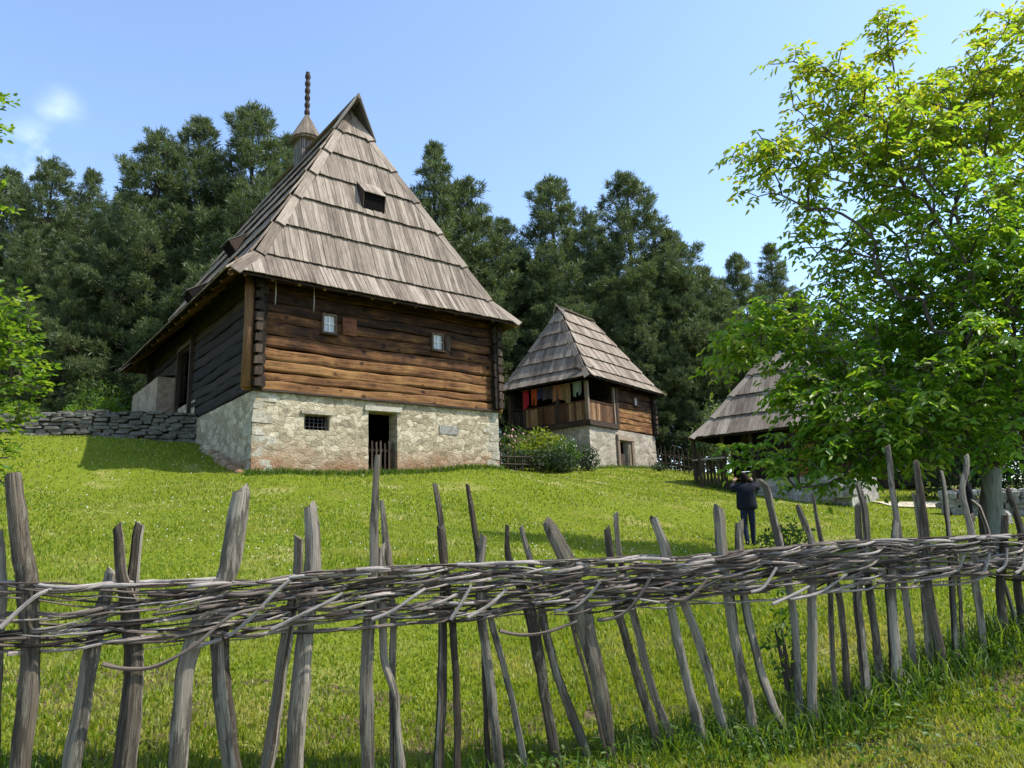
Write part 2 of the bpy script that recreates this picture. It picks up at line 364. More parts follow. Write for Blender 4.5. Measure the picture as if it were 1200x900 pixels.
# ------------------------------------------------------------------ terrain
ctl = []
def g_(px, py, Y): ctl.append(at(px, py, Y))
for a in ((-60, 935, 3.4), (0, 935, 3.45), (150, 930, 3.62), (300, 925, 3.9), (600, 906, 4.38), (780, 884, 4.62), (930, 872, 4.8), (1050, 815, 4.95), (1130, 777, 5.08), (1200, 748, 5.2), (1300, 735, 5.45),
          (1160, 880, 4.0), (950, 900, 4.45), (1290, 860, 4.2), (880, 638, 17.5), (1165, 650, 13), (1140, 612, 24), (95, 570, 17), (690, 551, 34), (733, 549, 38), (820, 566, 33), (945, 583, 31), (1080, 592, 30), (1250, 600, 26),
          (600, 640, 12), (300, 640, 10.5), (900, 690, 9), (80, 650, 9.5), (640, 560, 26), (1020, 610, 20)): g_(*a)
for p in ((0, 0, .0), (-4, 0, .0), (4, -1, .0), (5, 2.2, .35), (-4, 2, .1), (0, 2.2, .05), (-9, 5, 1.0), (-14, 12, 3.4), (12, 8, .8), (20, 15, .8)): ctl.append(np.array(p, float))
for u, v, z in ((0, 0, 0), (4, 0, .08), (8.4, 0, .33), (0, 5.6, 1.55), (8.4, 6, .9), (8.4, 12, 2.3), (-5, 5, 1.4)): ctl.append(H1.w(u, v, z))
ctl.append(at(10, 513, 22))
for u, v, z in ((0, 0, 0), (7.3, 0, .3), (0, 4, .5)): ctl.append(H2.w(u, v, z))
for p in ((-30, 40, 7), (-15, 45, 6.5), (0, 50, 5.6), (15, 50, 4.8), (30, 45, 3.3), (40, 25, .5), (-35, 20, 6), (35, 5, 0), (-35, -10, 1), (35, -15, -1), (0, -15, -.8), (-20, 26, 5.6)): ctl.append(np.array(p, float))
ctl = np.array(ctl)
def tps_fit(P, lam=.02):
    n = len(P); d = np.hypot(P[:, None, 0]-P[None, :, 0], P[:, None, 1]-P[None, :, 1])
    K = np.where(d > 0, d*d*np.log(d+1e-9), 0) + lam*np.eye(n)
    A = np.zeros((n+3, n+3)); Q = np.c_[np.ones(n), P[:, :2]]
    A[:n, :n] = K; A[:n, n:] = Q; A[n:, :n] = Q.T
    return np.linalg.solve(A, np.r_[P[:, 2], 0, 0, 0])
TW = tps_fit(ctl)
WA = H1.w(0, 5.6, 0); WB = at(6, 513, 22)
wdir = (WB-WA)[:2]; wlen = np.linalg.norm(wdir); wdir = wdir/wlen; wn = np.array([wdir[1], -wdir[0]])
if wn[1] < 0: wn = -wn
TERR = H1.O[2]+2.42   # top of the terrace
def sst(a, b, x):
    t = np.clip((x-a)/(b-a), 0, 1); return t*t*(3-2*t)
def ground(X, Y):
    X = np.asarray(X, float); Y = np.asarray(Y, float); sh = X.shape; x = X.ravel(); y = Y.ravel()
    xc = np.clip(x, -40, 42); yc = np.clip(y, -15, 52)
    d = np.hypot(xc[:, None]-ctl[None, :, 0], yc[:, None]-ctl[None, :, 1])
    z = (np.where(d > 0, d*d*np.log(d+1e-9), 0) @ TW[:-3]) + TW[-3]+TW[-2]*xc+TW[-1]*yc
    sd = (x-WA[0])*wn[0]+(y-WA[1])*wn[1]; u, v = H1.inv(x, y)
    mk = sst(.05, .3, sd)*(1-sst(1.5, 5, u))*(1-sst(36, 44, y))
    z = z*(1-mk) + (TERR+.02*np.clip(sd, 0, 20))*mk
    out = np.hypot(x-xc, y-yc); z = z - sst(10, 120, out)*9
    z = z + .03*np.sin(x*1.3+y*.7)*np.sin(y*1.1-x*.4) + .015*np.sin(x*4.1)*np.sin(y*3.7)
    return z.reshape(sh)
def gz(x, y): return float(ground(np.array([x]), np.array([y]))[0])
xs = np.unique(np.r_[-1200, -600, -300, -160, -100, -70, -55, np.arange(-45, -18, .8), np.arange(-18, 12, .25), np.arange(12, 45, .8), 55, 70, 100, 160, 300, 600, 1200])
ys = np.unique(np.r_[-600, -200, -60, -25, np.arange(-12, 2, 1.0), np.arange(2, 26, .25), np.arange(26, 56, .7), 62, 75, 100, 160, 300, 600, 1200, 2000])
GX, GY = np.meshgrid(xs, ys); GZ = ground(GX, GY)
V = np.c_[GX.ravel(), GY.ravel(), GZ.ravel()]; nx, ny = len(xs), len(ys)
ii = np.arange(ny-1)[:, None]*nx+np.arange(nx-1)[None, :]; ii = ii.ravel()
go = mesh_np('ground', V, np.c_[ii, ii+1, ii+nx+1, ii+nx], 'ground'); tag(go, kind='structure')
go.data.polygons.foreach_set('use_smooth', np.ones(len(go.data.polygons), bool))

# ------------------------------------------------------------------ grass
def in_house(x, y):
    k = np.zeros(len(x), bool)
    for H, a, b in ((H1, 8.4, 13), (H2, 7.4, 6), (H3, 6.4, 5)):
        u, v = H.inv(x, y); k |= (u > -.03) & (u < a+.03) & (v > -.03) & (v < b)
    return k
def blades(name, x, y, h, w, mat, lean=.5, kind='stuff'):
    n = len(x); z = ground(x, y)
    a = rng.uniform(0, 2*PI, n); l = rng.uniform(.1, 1, n)*lean*h; la = rng.uniform(0, 2*PI, n)
    dx, dy = np.cos(a)*w/2, np.sin(a)*w/2
    b1 = np.c_[x-dx, y-dy, z-.01]; b2 = np.c_[x+dx, y+dy, z-.01]
    mx, my = x+np.cos(la)*l*.35, y+np.sin(la)*l*.35
    m1 = np.c_[mx-dx*.8, my-dy*.8, z+h*.6]; m2 = np.c_[mx+dx*.8, my+dy*.8, z+h*.6]
    tp = np.c_[x+np.cos(la)*l, y+np.sin(la)*l, z+h*(1-.25*(l/h))]
    V = np.stack([b1, b2, m2, m1, tp], 1).reshape(-1, 3); k = np.arange(n)*5
    F = np.concatenate([np.c_[k, k+1, k+2], np.c_[k, k+2, k+3], np.c_[k+3, k+2, k+4]])
    o = mesh_np(name, V, F, mat); tag(o, kind=kind); return o
n = 330000
r = np.exp(rng.uniform(math.log(2.6), math.log(42), n)); th = rng.uniform(-.70, .72, n)
x = r*np.sin(th); y = r*np.cos(th)
sd = (x-WA[0])*wn[0]+(y-WA[1])*wn[1]
u1, v1 = H1.inv(x, y)
keep = ~in_house(x, y) & ~((np.abs(sd) < .3) & (u1 < 0)) & (y < 40)
dens = .5+.5*np.sin(x*1.7+1)*np.sin(y*1.3+x*.6)
keep &= rng.uniform(0, 1, n) < .65+.35*dens
bare = (np.sin(x*5.1+1.3*np.sin(y*4.3))*np.sin(y*6.3+1.1*np.sin(x*3.7)) > .58) & (y < 5.2) & (x > .4) & (y > 3.2)
keep &= ~(bare & (rng.uniform(0, 1, n) < .88))
x, y, r = x[keep], y[keep], r[keep]
bx = rng.uniform(.9, 4.6, 30000); by = rng.uniform(2.9, 5.4, 30000)
kp = rng.uniform(0, 1, 30000) < .55+.45*np.sin(bx*4.3+np.sin(by*3))*np.sin(by*5.1)
x, y = np.r_[x, bx[kp]], np.r_[y, by[kp]]; r = np.hypot(x, y); n = len(x)
h = .85*(.042+.03*rng.uniform(0, 1, n)+.00115*r)*(.8+.35*np.sin(x*1.1)*np.sin(y*.9+2)); w = .0045+.0012*r
tag(blades('grass', x, y, h, w, 'grass', .9), 'short green lawn grass with straw yellow patches', 'grass')
# tall grass along the fence foot and on the bank at the right
px = rng.uniform(-60, 1290, 9000)
P = np.array([fpt(a, 800, rng.normal(.02, .16)) for a in px]); x, y = P[:, 0], P[:, 1]
right = np.clip((px-650)/300, .0, 1)
keep = rng.uniform(0, 1, len(x)) < .25+.75*right
x, y, right = x[keep], y[keep], right[keep]
h = (.10+.17*rng.uniform(0, 1, len(x))**1.5)*(.55+.6*right)
# fringe of longer grass along the stone bases
for H_, ua, va, nn_, ww in ((H1, 8.4, 0, 2600, .014), (H2, 7.3, 0, 900, .03), (H3, 6.4, 0, 700, .03)):
    q_ = np.array([H_.w(u_, -abs(rng.normal(0, .12))-.03, 0) for u_ in rng.uniform(-.2, ua, nn_)])
    x = np.r_[x, q_[:, 0]]; y = np.r_[y, q_[:, 1]]; h = np.r_[h, rng.uniform(.06, .26, nn_)]
tag(blades('tall_grass', x, y, h, .007+.006*rng.uniform(0, 1, len(x))+np.where(y > 15, .012, 0), 'weed', 1.3), 'long dark grass growing round the feet of the fence stakes', 'tall grass')
# broad-leaved weeds
def leaf_quads(C, D, Nn, ln, wd):
    """diamond leaves: centre base C, direction D, normal Nn"""
    S = np.cross(D, Nn); S /= np.linalg.norm(S, axis=1)[:, None]+1e-9
    n = len(C); ln = ln[:, None]; wd = wd[:, None]
    dr = Nn*ln*.12
    V = np.stack([C, C+D*ln*.32+S*wd*.5+dr, C+D*ln*.68+S*wd*.42+dr*.8, C+D*ln-dr*.6, C+D*ln*.68-S*wd*.42+dr*.8, C+D*ln*.32-S*wd*.5+dr], 1).reshape(-1, 3)
    k = np.arange(n)*6
    F = np.concatenate([np.c_[k, k+1, k+2, k+3], np.c_[k, k+3, k+4, k+5]])
    return V, F
def unit(a): return a/(np.linalg.norm(a, axis=1)[:, None]+1e-9)
n = 2000
px = rng.uniform(560, 1290, n); off = rng.normal(-.05, .22, n)
k = rng.uniform(0, 1, n) < .5
px = np.where(k, rng.uniform(850, 1320, n), px); off = np.where(k, -rng.uniform(0, 1.2, n), off)
P = np.array([fpt(a, 800, b) for a, b in zip(px, off)])
cl = .5+.5*np.sin(P[:, 0]*7)*np.sin(P[:, 1]*6+1)
P = P[cl > .42]; n = len(P)
P[:, 2] = ground(P[:, 0], P[:, 1])+rng.uniform(.01, .13, n)**1
D = unit(np.c_[rng.normal(0, 1, (n, 2)), rng.uniform(-.2, .7, n)]); Nn = unit(np.c_[rng.normal(0, .5, (n, 2)), np.ones(n)])
V, F = leaf_quads(P, D, Nn, rng.uniform(.02, .06, n), rng.uniform(.010, .030, n))
tag(mesh_np('weeds', V, F, 'weed'), 'low broad leaved weeds on the bank below the fence', 'weeds', kind='stuff')
# clover flowers in the lawn
n = 900
r = np.exp(rng.uniform(math.log(5), math.log(30), n)); th = rng.uniform(-.6, .6, n); x = r*np.sin(th); y = r*np.cos(th)
k = ~in_house(x, y) & (r > 8) & (np.sin(x*.8)*np.sin(y*.6) > -.2); x, y, r = x[k], y[k], r[k]; n = len(x)
z = ground(x, y)+.06+.0015*r; s = .004+.0006*r
V = np.stack([np.c_[x-s, y, z], np.c_[x, y-s, z], np.c_[x+s, y, z], np.c_[x, y+s, z], np.c_[x, y, z+s], np.c_[x, y, z-s]], 1).reshape(-1, 3); k = np.arange(n)*6
F = np.concatenate([np.c_[k+a, k+b, k+c] for a, b, c in ((0, 1, 4), (1, 2, 4), (2, 3, 4), (3, 0, 4), (1, 0, 5), (2, 1, 5), (3, 2, 5), (0, 3, 5))])
tag(mesh_np('clover_flowers', V, F, 'white_petal'), 'tiny white clover flowers dotted over the lawn', 'flowers', kind='stuff')

# ------------------------------------------------------------------ roofs
def lerp(a, b, t): return a+(b-a)*t
def clip_poly(P, f):
    o = []
    for i in range(len(P)):
        a, b = P[i], P[(i+1) % len(P)]; fa, fb = f(a), f(b)
        if fa >= 0: o.append(a)
        if (fa >= 0) != (fb >= 0):
            t = fa/(fa-fb); o.append((lerp(a[0], b[0], t), lerp(a[1], b[1], t)))
    return o
def make_roof(parent, rect, prof, axis, ra, rb, courses, bw, mat, lift=.095, tip=0, gab=.86, hipw=.30, faces='flrb', label=None):
    """hipped shingle roof. prof: list of (g,z). g = 0 at the eaves, 1 at the ridge"""
    u0, u1, v0, v1 = rect
    zf = lambda g: float(np.interp(g, [p[0] for p in prof], [p[1] for p in prof]))
    if axis == 'v':
        uc = (u0+u1)/2
        cor = lambda g: [(lerp(u0, uc, g), lerp(v0, ra, g)), (lerp(u1, uc, g), lerp(v0, ra, g)), (lerp(u1, uc, g), lerp(v1, rb, g)), (lerp(u0, uc, g), lerp(v1, rb, g))]
    else:
        vc = (v0+v1)/2
        cor = lambda g: [(lerp(u0, ra, g), lerp(v0, vc, g)), (lerp(u1, rb, g), lerp(v0, vc, g)), (lerp(u1, rb, g), lerp(v1, vc, g)), (lerp(u0, ra, g), lerp(v1, vc, g))]
    fc = {'f': (0, 1), 'r': (1, 2), 'b': (2, 3), 'l': (3, 0)}
    mb = MB(); deck = MB(); gbm = MB()
    gs = [p[0] for p in prof]
    for face in faces:
        ia, ib = fc[face]
        A0 = Vector((*cor(0)[ia], zf(0))); B0 = Vector((*cor(0)[ib], zf(0)))
        X = (B0-A0).normalized()
        def pt(x, g, l, nrm):
            c = cor(g)[ia]; p = Vector((c[0], c[1], zf(g)))
            xa = (p-A0).dot(X); return p+X*(x-xa)+nrm*l
        def rng_x(g):
            a = Vector((*cor(g)[ia], zf(g))); b = Vector((*cor(g)[ib], zf(g)))
            return (a-A0).dot(X), (b-A0).dot(X)
        for k in range(len(prof)-1):
            g0, g1 = gs[k], gs[k+1]
            q = [Vector((*cor(g)[i], zf(g)-.03)) for g, i in ((g0, ia), (g0, ib), (g1, ib), (g1, ia))]
            deck.poly(q, [(0, 0), (1, 0), (1, 1), (0, 1)])
        cs = courses
        for k in range(len(cs)-1):
            g0, g1 = cs[k], cs[k+1]
            g1o = g1
            pa = pt(0, g0, 0, Vector((0, 0, 0))); pb = pt(0, g1, 0, Vector((0, 0, 0)))
            up = (pb-pa).normalized(); nrm = X.cross(up).normalized()
            slen = (pb-pa).length
            (xa0, xb0), (xa1, xb1) = rng_x(g0), rng_x(g1)
            x = xa0-.05
            over = -.035/slen*(g1-g0) if k else 0
            while x < xb0:
                w = bw*random.uniform(.75, 1.3)
                jl = random.uniform(-.014, .014)/slen*(g1-g0)
                P = [(x+.005, g0+over+jl), (x+w-.005, g0+over+jl+random.uniform(-.006, .006)/slen*(g1-g0)), (x+w-.005, g1o), (x+.005, g1o)]
                P = clip_poly(P, lambda p: p[0]-lerp(xa0, xa1, (p[1]-g0)/(g1-g0)))
                P = clip_poly(P, lambda p: lerp(xb0, xb1, (p[1]-g0)/(g1-g0))-p[0])
                if len(P) >= 3:
                    lj = random.uniform(0, .014); tw = random.uniform(-.07, .07)
                    tp, bt, uvs = [], [], []
                    for (px_, g) in P:
                        tt = (g-g0)/(g1-g0); l = lerp(lift, .018, tt)+lj+(px_-x-w/2)*tw
                        # linear within the course plane even when the profile bends
                        base = pa + X*px_ + (pb-pa)*tt + X*(0)
                        tp.append(base+nrm*l); bt.append(base+nrm*(l-.028)); uvs.append((px_-x, tt*slen))
                    mb.prism(tp, bt, uvs)
                x += w
    # hip boards
    for ci in range(4):
        for k in range(len(cs)-1):
            g0, g1 = cs[k], min(1, cs[k+1])
            for face in 'flrb':
                ia, ib = fc[face]
                if ci not in (ia, ib) or face not in faces: continue
                a = Vector((*cor(g0)[ci], zf(g0))); b = Vector((*cor(g1)[ci], zf(g1)))
                oth = ib if ci == ia else ia
                d = (Vector((*cor(0)[oth], 0))-Vector((*cor(0)[ci], 0))).normalized()
                nrm = d.cross(b-a).normalized()
                if nrm.z < 0: nrm = -nrm
                side = nrm.cross((b-a).normalized()).normalized()
                if side.dot(d) < 0: side = -side
                w = hipw
                tp = [a+nrm*(lift+.03), a+side*w+nrm*(lift+.02), b+side*w*.8+nrm*.05, b+nrm*.06]
                bt = [p-nrm*.035 for p in tp]
                ln = (b-a).length
                mb.prism(tp, bt, [(0, 0), (w, 0), (w, ln), (0, ln)])
    # ridge with forward overhang (small gablet)
    if tip:
        if axis == 'v':
            T = Vector((uc, ra-tip, zf(1)+.12)); R = Vector((uc, rb+.15, zf(1)+.1)); side = Vector((1, 0, 0))
            R0 = Vector((uc, ra+.4, zf(1)+.12))
        else:
            T = Vector((ra-tip, vc, zf(1)+.12)); R = Vector((rb+.15, vc, zf(1)+.1)); side = Vector((0, 1, 0)); R0 = Vector((ra+.4, vc, zf(1)+.12))
        ends = (0, 1) if axis == 'v' else (3, 0)
        for s, ci in ((-1, ends[0]), (1, ends[1])):
            if axis != 'v': s = 1 if ci == 3 else -1
            Q = Vector((*cor(gab)[ci], zf(gab)+.03))
            nrm = (T-R0).cross(Q-R0).normalized()
            if nrm.z < 0: nrm = -nrm
            n_ = 6
            for k in range(n_):   # boards running down from the ridge, cut on the slanting verge
                a = lerp(T, R0, k/n_); b = lerp(T, R0, (k+.96)/n_)
                # slanted triangle T-R0-Q split into strips parallel to T..R0 direction at the ridge
                tp = [a, b, lerp(b, Q+(R0-T)*.10*((k+.96)/n_), 1.0), lerp(a, Q+(R0-T)*.10*(k/n_), 1.0)]
                tp = [p+nrm*(.07+random.uniform(0, .012)) for p in tp]; bt = [p-nrm*.03 for p in tp]
                ln = (a-Q).length
                gbm.prism(tp, bt, [(0, 0), (.12, 0), (.12, ln), (0, ln)])
            # verge board
            e = (Q-T).normalized()
            gbm.tube([T-e*.12+nrm*.05, Q+nrm*.08], [.05, .045], 4, flat=.7)
        mb.tube([T+(T-R).normalized()*.05, R], [.075, .07], 5)
        for s in (-1, 1):
            a = T+side*s*.09-Vector((0, 0, .04)); b = R+side*s*.09-Vector((0, 0, .04))
            mb.tube([a, b], [.07, .07], 4, flat=.5)
    roof = mb.build('roof', mat, parent)
    deck.build('roof_deck', 'dark_wood', roof)
    if gbm.v: gbm.build('gablet', 'shingle_dark', roof)
    return roof, cor, zf

def log_rows(mb, axis, a0, a1, z0, z1, off, hh=.30, dep=.20, holes=(), tones=None, seg=.5, jit=.012, ext=0):
    """stacked hewn logs along axis 'u' or 'v' at wall offset off; holes = [(a0,a1,z0,z1)]"""
    z = z0; i = 0
    while z < z1-.03:
        h = min(hh*random.uniform(.75, 1.25), z1-z)
        spans = [(a0-ext, a1+ext)]
        for (p, q, r0, r1) in holes:
            if r0 < z+h/2 < r1:
                sp = []
                for (s, e) in spans:
                    if q <= s or p >= e: sp.append((s, e)); continue
                    if p-s > .05: sp.append((s, p))
                    if e-q > .05: sp.append((q, e))
                spans = sp
        tone = tones(z+h/2) if tones else .5
        p1, p2, p3 = random.uniform(0, 6), random.uniform(0, 6), random.uniform(0, 6)
        o2 = random.uniform(-.015, .015)
        for (s, e) in spans:
            n = max(2, int((e-s)/seg)); pr = []
            for k in range(n+1):
                a = lerp(s, e, k/n)
                wz = .022*math.sin(a*1.1+p1)+.014*math.sin(a*3.7+p2); wd = .014*math.sin(a*1.7+p3)+.01*math.sin(a*5+p1)+random.uniform(-jit, jit)*.4
                tpr = 1+.10*math.sin(p1*3)*(2*k/n-1); ring = []
                for q in range(10):
                    an = 2*PI*q/10+PI/10
                    ca, sa = math.cos(an), math.sin(an)
                    y = math.copysign(abs(ca)**.55, ca)*dep/2; zz = math.copysign(abs(sa)**.42, sa)*h*.50*tpr
                    off_ = off+o2+y+wd; zq = z+h/2+zz+wz
                    ring.append((a, off_, zq) if axis == 'u' else (off_, a, zq))
                pr.append(ring)
            i0 = len(mb.v)
            for ring in pr: mb.v += ring; mb.t += [tone+random.uniform(-.03, .03)]*10
            per = .8
            for k in range(n):
                for q in range(10):
                    q2 = (q+1) % 10
                    mb.f.append((i0+k*10+q, i0+k*10+q2, i0+(k+1)*10+q2, i0+(k+1)*10+q))
                    ya, yb = lerp(s, e, k/n), lerp(s, e, (k+1)/n)
                    mb.uv.append([(q/10*per, ya), ((q+1)/10*per, ya), ((q+1)/10*per, yb), (q/10*per, yb)])
            for base, rev in ((i0, True), (i0+n*10, False)):
                idx = [base+q for q in range(10)]
                mb.f.append(tuple(reversed(idx)) if rev else tuple(idx)); mb.uv.append([(.1*math.cos(.63*q), .1*math.sin(.63*q)) for q in range(10)])
        z += h; i += 1

def masonry(mb, P0, ax, a0, a1, z0, z1, holes=(), step=.14, j=.014, nrm=(0, 0, 0)):
    """stone face as jittered grid on plane: point = P0 + ax*a + z ; holes cut out exactly"""
    al = sorted({a0, a1, *[h for q in holes for h in q[:2]]}); zl = sorted({z0, z1, *[h for q in holes for h in q[2:]]})
    def refine(l):
        o = []
        for p, q in zip(l[:-1], l[1:]):
            n = max(1, round((q-p)/step)); o += [lerp(p, q, k/n) for k in range(n)]
        return o+[l[-1]]
    A, Z = refine(al), refine(zl)
    P = [[(P0[0]+ax[0]*a+nrm[0]*(d := random.uniform(-j, j)), P0[1]+ax[1]*a+nrm[1]*d, z) for z in Z] for a in A]
    def ok(i, k):
        a = (A[i]+A[i+1])/2; z = (Z[k]+Z[k+1])/2
        return not any(p < a < q and r < z < s for p, q, r, s in holes)
    mb.grid(P, ok)
def reveal(mb, hole, v0, depth, jam=True):
    a0, a1, z0, z1 = hole
    for q in ([(a0, v0, z0), (a0, v0+depth, z0), (a0, v0+depth, z1), (a0, v0, z1)], [(a1, v0, z0), (a1, v0, z1), (a1, v0+depth, z1), (a1, v0+depth, z0)],
              [(a0, v0, z1), (a0, v0+depth, z1), (a1, v0+depth, z1), (a1, v0, z1)], [(a0, v0, z0), (a1, v0, z0), (a1, v0+depth, z0), (a0, v0+depth, z0)]):
        mb.poly(q)
def quoins(mb, u, v, z0, z1, su, sv, lab=.0):
    z = z0; k = 0
    while z < z1-.1:
        h = min(random.uniform(.24, .36), z1-z)
        lu, lv = (.62, .34) if k % 2 else (.34, .62)
        lu *= random.uniform(.85, 1.15); lv *= random.uniform(.85, 1.15)
        mb.box((u+su*(lu/2-.008), v+sv*(lv/2-.008), z+h/2), (lu, lv, h-.02), jit=.02)
        z += h; k += 1

def window(parent, u, v, w, h, z, nx=2, ny=2, fw=.055, name='window'):
    """u,z = centre; sits in the plane v, facing -v"""
    fr = MB()
    fr.box((u-w/2+fw/2, v, z), (fw, .10, h), 2); fr.box((u+w/2-fw/2, v, z), (fw, .10, h), 2)
    fr.box((u, v, z+h/2-fw/2), (w-2*fw, .10, fw), 0); fr.box((u, v, z-h/2+fw/2), (w-2*fw, .10, fw), 0)
    o = fr.build(name, 'frame_wood', parent)
    gl = MB(); gl.box((u, v+.02, z), (w-2*fw, .008, h-2*fw)); gl.build('pane', 'glass', o)
    mu = MB(); iw, ih = w-2*fw, h-2*fw
    for k in range(1, nx): mu.box((u-iw/2+iw*k/nx, v, z), (.028, .03, ih), 2)
    for k in range(1, ny): mu.box((u, v-.003, z-ih/2+ih*k/ny), (iw, .028, .028), 0)
    mu.build('glazing_bar', 'white_paint', o)
    si = MB(); si.box((u, v-.05, z-h/2-.02), (w+.1, .16, .04), 0); si.build('sill', 'dark_wood', o)
    return o

# ------------------------------------------------------------------ HOUSE 1
W1 = 8.38; LEN1 = 12.4; ST = 2.3
h1 = empty('log_house', tuple(H1.O), H1.a, 'big log house with very tall steep shingle roof on a pale stone cellar', 'house')
door = (3.46, 4.44, -.3, 1.97); cell = (1.46, 2.22, 1.30, 1.74)
b = MB()
masonry(b, (0, 0, 0), (1, 0), 0, W1, -.5, ST, (door, cell), nrm=(0, 1))
reveal(b, door, 0, .5); reveal(b, cell, 0, .35)
masonry(b, (0, 0, 0), (0, 1), 0, 5.75, -.5, ST, nrm=(1, 0))
masonry(b, (W1, 0, 0), (0, 1), 0, LEN1, -.5, ST, nrm=(1, 0))
masonry(b, (0, LEN1, 0), (1, 0), 0, W1, -.5, ST+1, nrm=(0, 1), step=1)
masonry(b, (0, 5.75, 0), (0, 1), 0, LEN1-5.75, -.5, ST+.7, nrm=(1, 0), step=.4)
for k in range(7): b.stone((-.12+random.uniform(-.05, .1), .4+k*.55, -.02+k*.17), (.5, .6, .38), random.uniform(-.3, .3))
stb = b.build('stone_base', 'stone', h1)
for a_ in ((0, 0, -.2, ST-.02, 1, 1), (W1, 0, .1, ST-.02, -1, 1)): q = MB(); quoins(q, *a_); q.build('corner_stones', 'quoin', stb)
q = MB(); q.box((6.34, -.012, 1.56), (.72, .03, .27), jit=.02); q.build('plaster_patch', MAT['white_stone'], stb)
q = MB(); q.box(((door[0]+door[1])/2, -.02, 2.06), (1.25, .10, .15), 0, jit=.012); q.build('lintel', 'quoin', stb)
q = MB(); q.box(((cell[0]+cell[1])/2, -.01, 1.79), (.95, .08, .09), 0, jit=.01); q.build('lintel', 'quoin', stb)
q = MB(); q.box((4.2, 3.0, 1), (8.2, .1, 3.2)); q.build('cellar_dark_backing', 'black', h1)  # black sheet painted in for the darkness inside the cellar
g = MB()
for k in range(6): g.box((cell[0]+.06+.128*k, .1, 1.52), (.018, .018, .44))
for k in range(3): g.box((1.84, .085, 1.40+.11*k), (.76, .012, .014), 0)
g.build('window_grate', 'iron', h1)
g = MB()
for k in range(7): g.box((3.52+.145*k, .16, .50+random.uniform(-.04, .04)), (.055, .03, 1.16+random.uniform(-.05, .1)), 2)
for z in (.22, .82): g.box((3.95, .19, z), (.96, .03, .07), 0)
gt = g.build('picket_gate', 'dark_wood', h1)
# log walls
wins = [(2.15, 4.49, .46, .62), (5.95, 4.45, .46, .60)]
holes = [(w[0]-w[2]/2+.01, w[0]+w[2]/2-.01, w[1]-w[3]/2+.01, w[1]+w[3]/2-.01) for w in wins]
tz = lambda z: {0: .70}.get(9, (.66 if z < 2.55 else .58 if z < 2.85 else .70 if z < 3.25 else .52 if z < 3.5 else .50 if z < 4.1 else .44 if z < 4.6 else .33)) + random.uniform(-.07, .07)  # upper logs darker: weathering, plus some eave shade put into the tone
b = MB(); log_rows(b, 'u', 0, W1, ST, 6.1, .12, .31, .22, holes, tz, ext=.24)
for w in wins: pass
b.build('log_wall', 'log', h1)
b = MB(); b.box((W1/2, .2, ST+1.9), (W1-.3, .02, 3.7)); b.build('wall_lining', 'black', h1)
b = MB()
log_rows(b, 'v', 0, 6.35, ST+.05, 6.1, .12, .31, .22, (), lambda z: .5, ext=.22)
log_rows(b, 'v', 7.95, LEN1, ST+.9, 5.9, .12, .31, .22, (), lambda z: .5, ext=.0)
log_rows(b, 'v', 6.35, 7.95, 5.0, 5.9, .12, .31, .22, (), lambda z: .5)
log_rows(b, 'v', 0, LEN1, ST+.05, 6.1, W1-.12, .31, .22, (), lambda z: .5, ext=.2)
log_rows(b, 'u', 0, W1, ST+.05, 6.1, LEN1-.12, .31, .22, (), lambda z: .5, ext=.2)
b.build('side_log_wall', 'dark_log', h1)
# vertical corner timbers
b = MB(); b.tube([(-.20, .02, ST+.05), (-.19, .0, 4.2), (-.20, .02, 5.85)], [.14, .13, .125], 12, jit=.05); b.build('corner_post', 'board', h1, smooth=True)
for u_ in (W1+.02, .03):
    b = MB()
    for k in range(11): b.box((u_, -.11, ST+.2+k*.31), (.2, .28, .22), 1, jit=.02)
    b.build('log_ends', 'dark_wood', h1)
for w in wins: window(h1, w[0], -.03, w[2], w[3], w[1])
for (u, z, nm) in ((2.80, 4.49, 'shutter'), (6.33, 4.45, 'shutter')):
    s = MB(); wd = .46 if u < 4 else .2
    for k in range(3): s.box((u-wd/3+wd/3*k, -.045, z), (wd/3-.006, .03, .52), 2)
    so = s.build(nm, 'red_wood' if u < 4 else 'dark_wood', h1)
    if u < 4:
        so['label'] = 'reddish open shutter'
        for dz in (.16, -.16): s = MB(); s.box((u, -.068, z+dz), (.44, .015, .05), 0); s.build('batten', 'red_wood', so)
for u in (.42, 1.55):
    s = MB(); s.tube([(u, -.3, 5.45), (u+.01, -.3, 5.05), (u, -.3, 4.72)], [.012, .018, .012], 5); s.build('hanging_rod', 'rod_light', h1)
# side door
d = MB(); 
d.box((.35, 7.15, 4.2), (.05, 1.5, 2.5), 2); d.build('side_door', 'black', h1)
d = MB(); d.box((-.03, 6.3, 3.95), (.14, .14, 2.9), 2); d.box((-.03, 8.0, 3.95), (.14, .14, 2.9), 2); d.box((-.03, 7.15, 5.15), (.14, 1.56, .16), 1); d.build('door_frame', 'dark_wood', h1)
d = MB(); d.stone((-.06, 8.06, 4.6), (.06, .1, .28)); d.build('hanging_corn', plain('yellow_corn', (.42, .33, .08), .7), h1)
d = MB()
P = []
bl = MB()
masonry(bl, (-.62, 0, 0), (0, 1), 8.35, 12.6, 2.4, 4.22, nrm=(1, 0)); masonry(bl, (0, 8.35, 0), (1, 0), -.62, 0, 2.4, 4.22, nrm=(0, 1)); masonry(bl, (0, 12.6, 0), (1, 0), -.62, 0, 2.4, 4.0, nrm=(0, 1))
bl.poly([(-.64, 8.33, 4.22), (0, 8.33, 4.34), (0, 12.62, 4.34), (-.64, 12.62, 4.22)])
bl.build('plastered_bench_wall', 'plaster', h1)
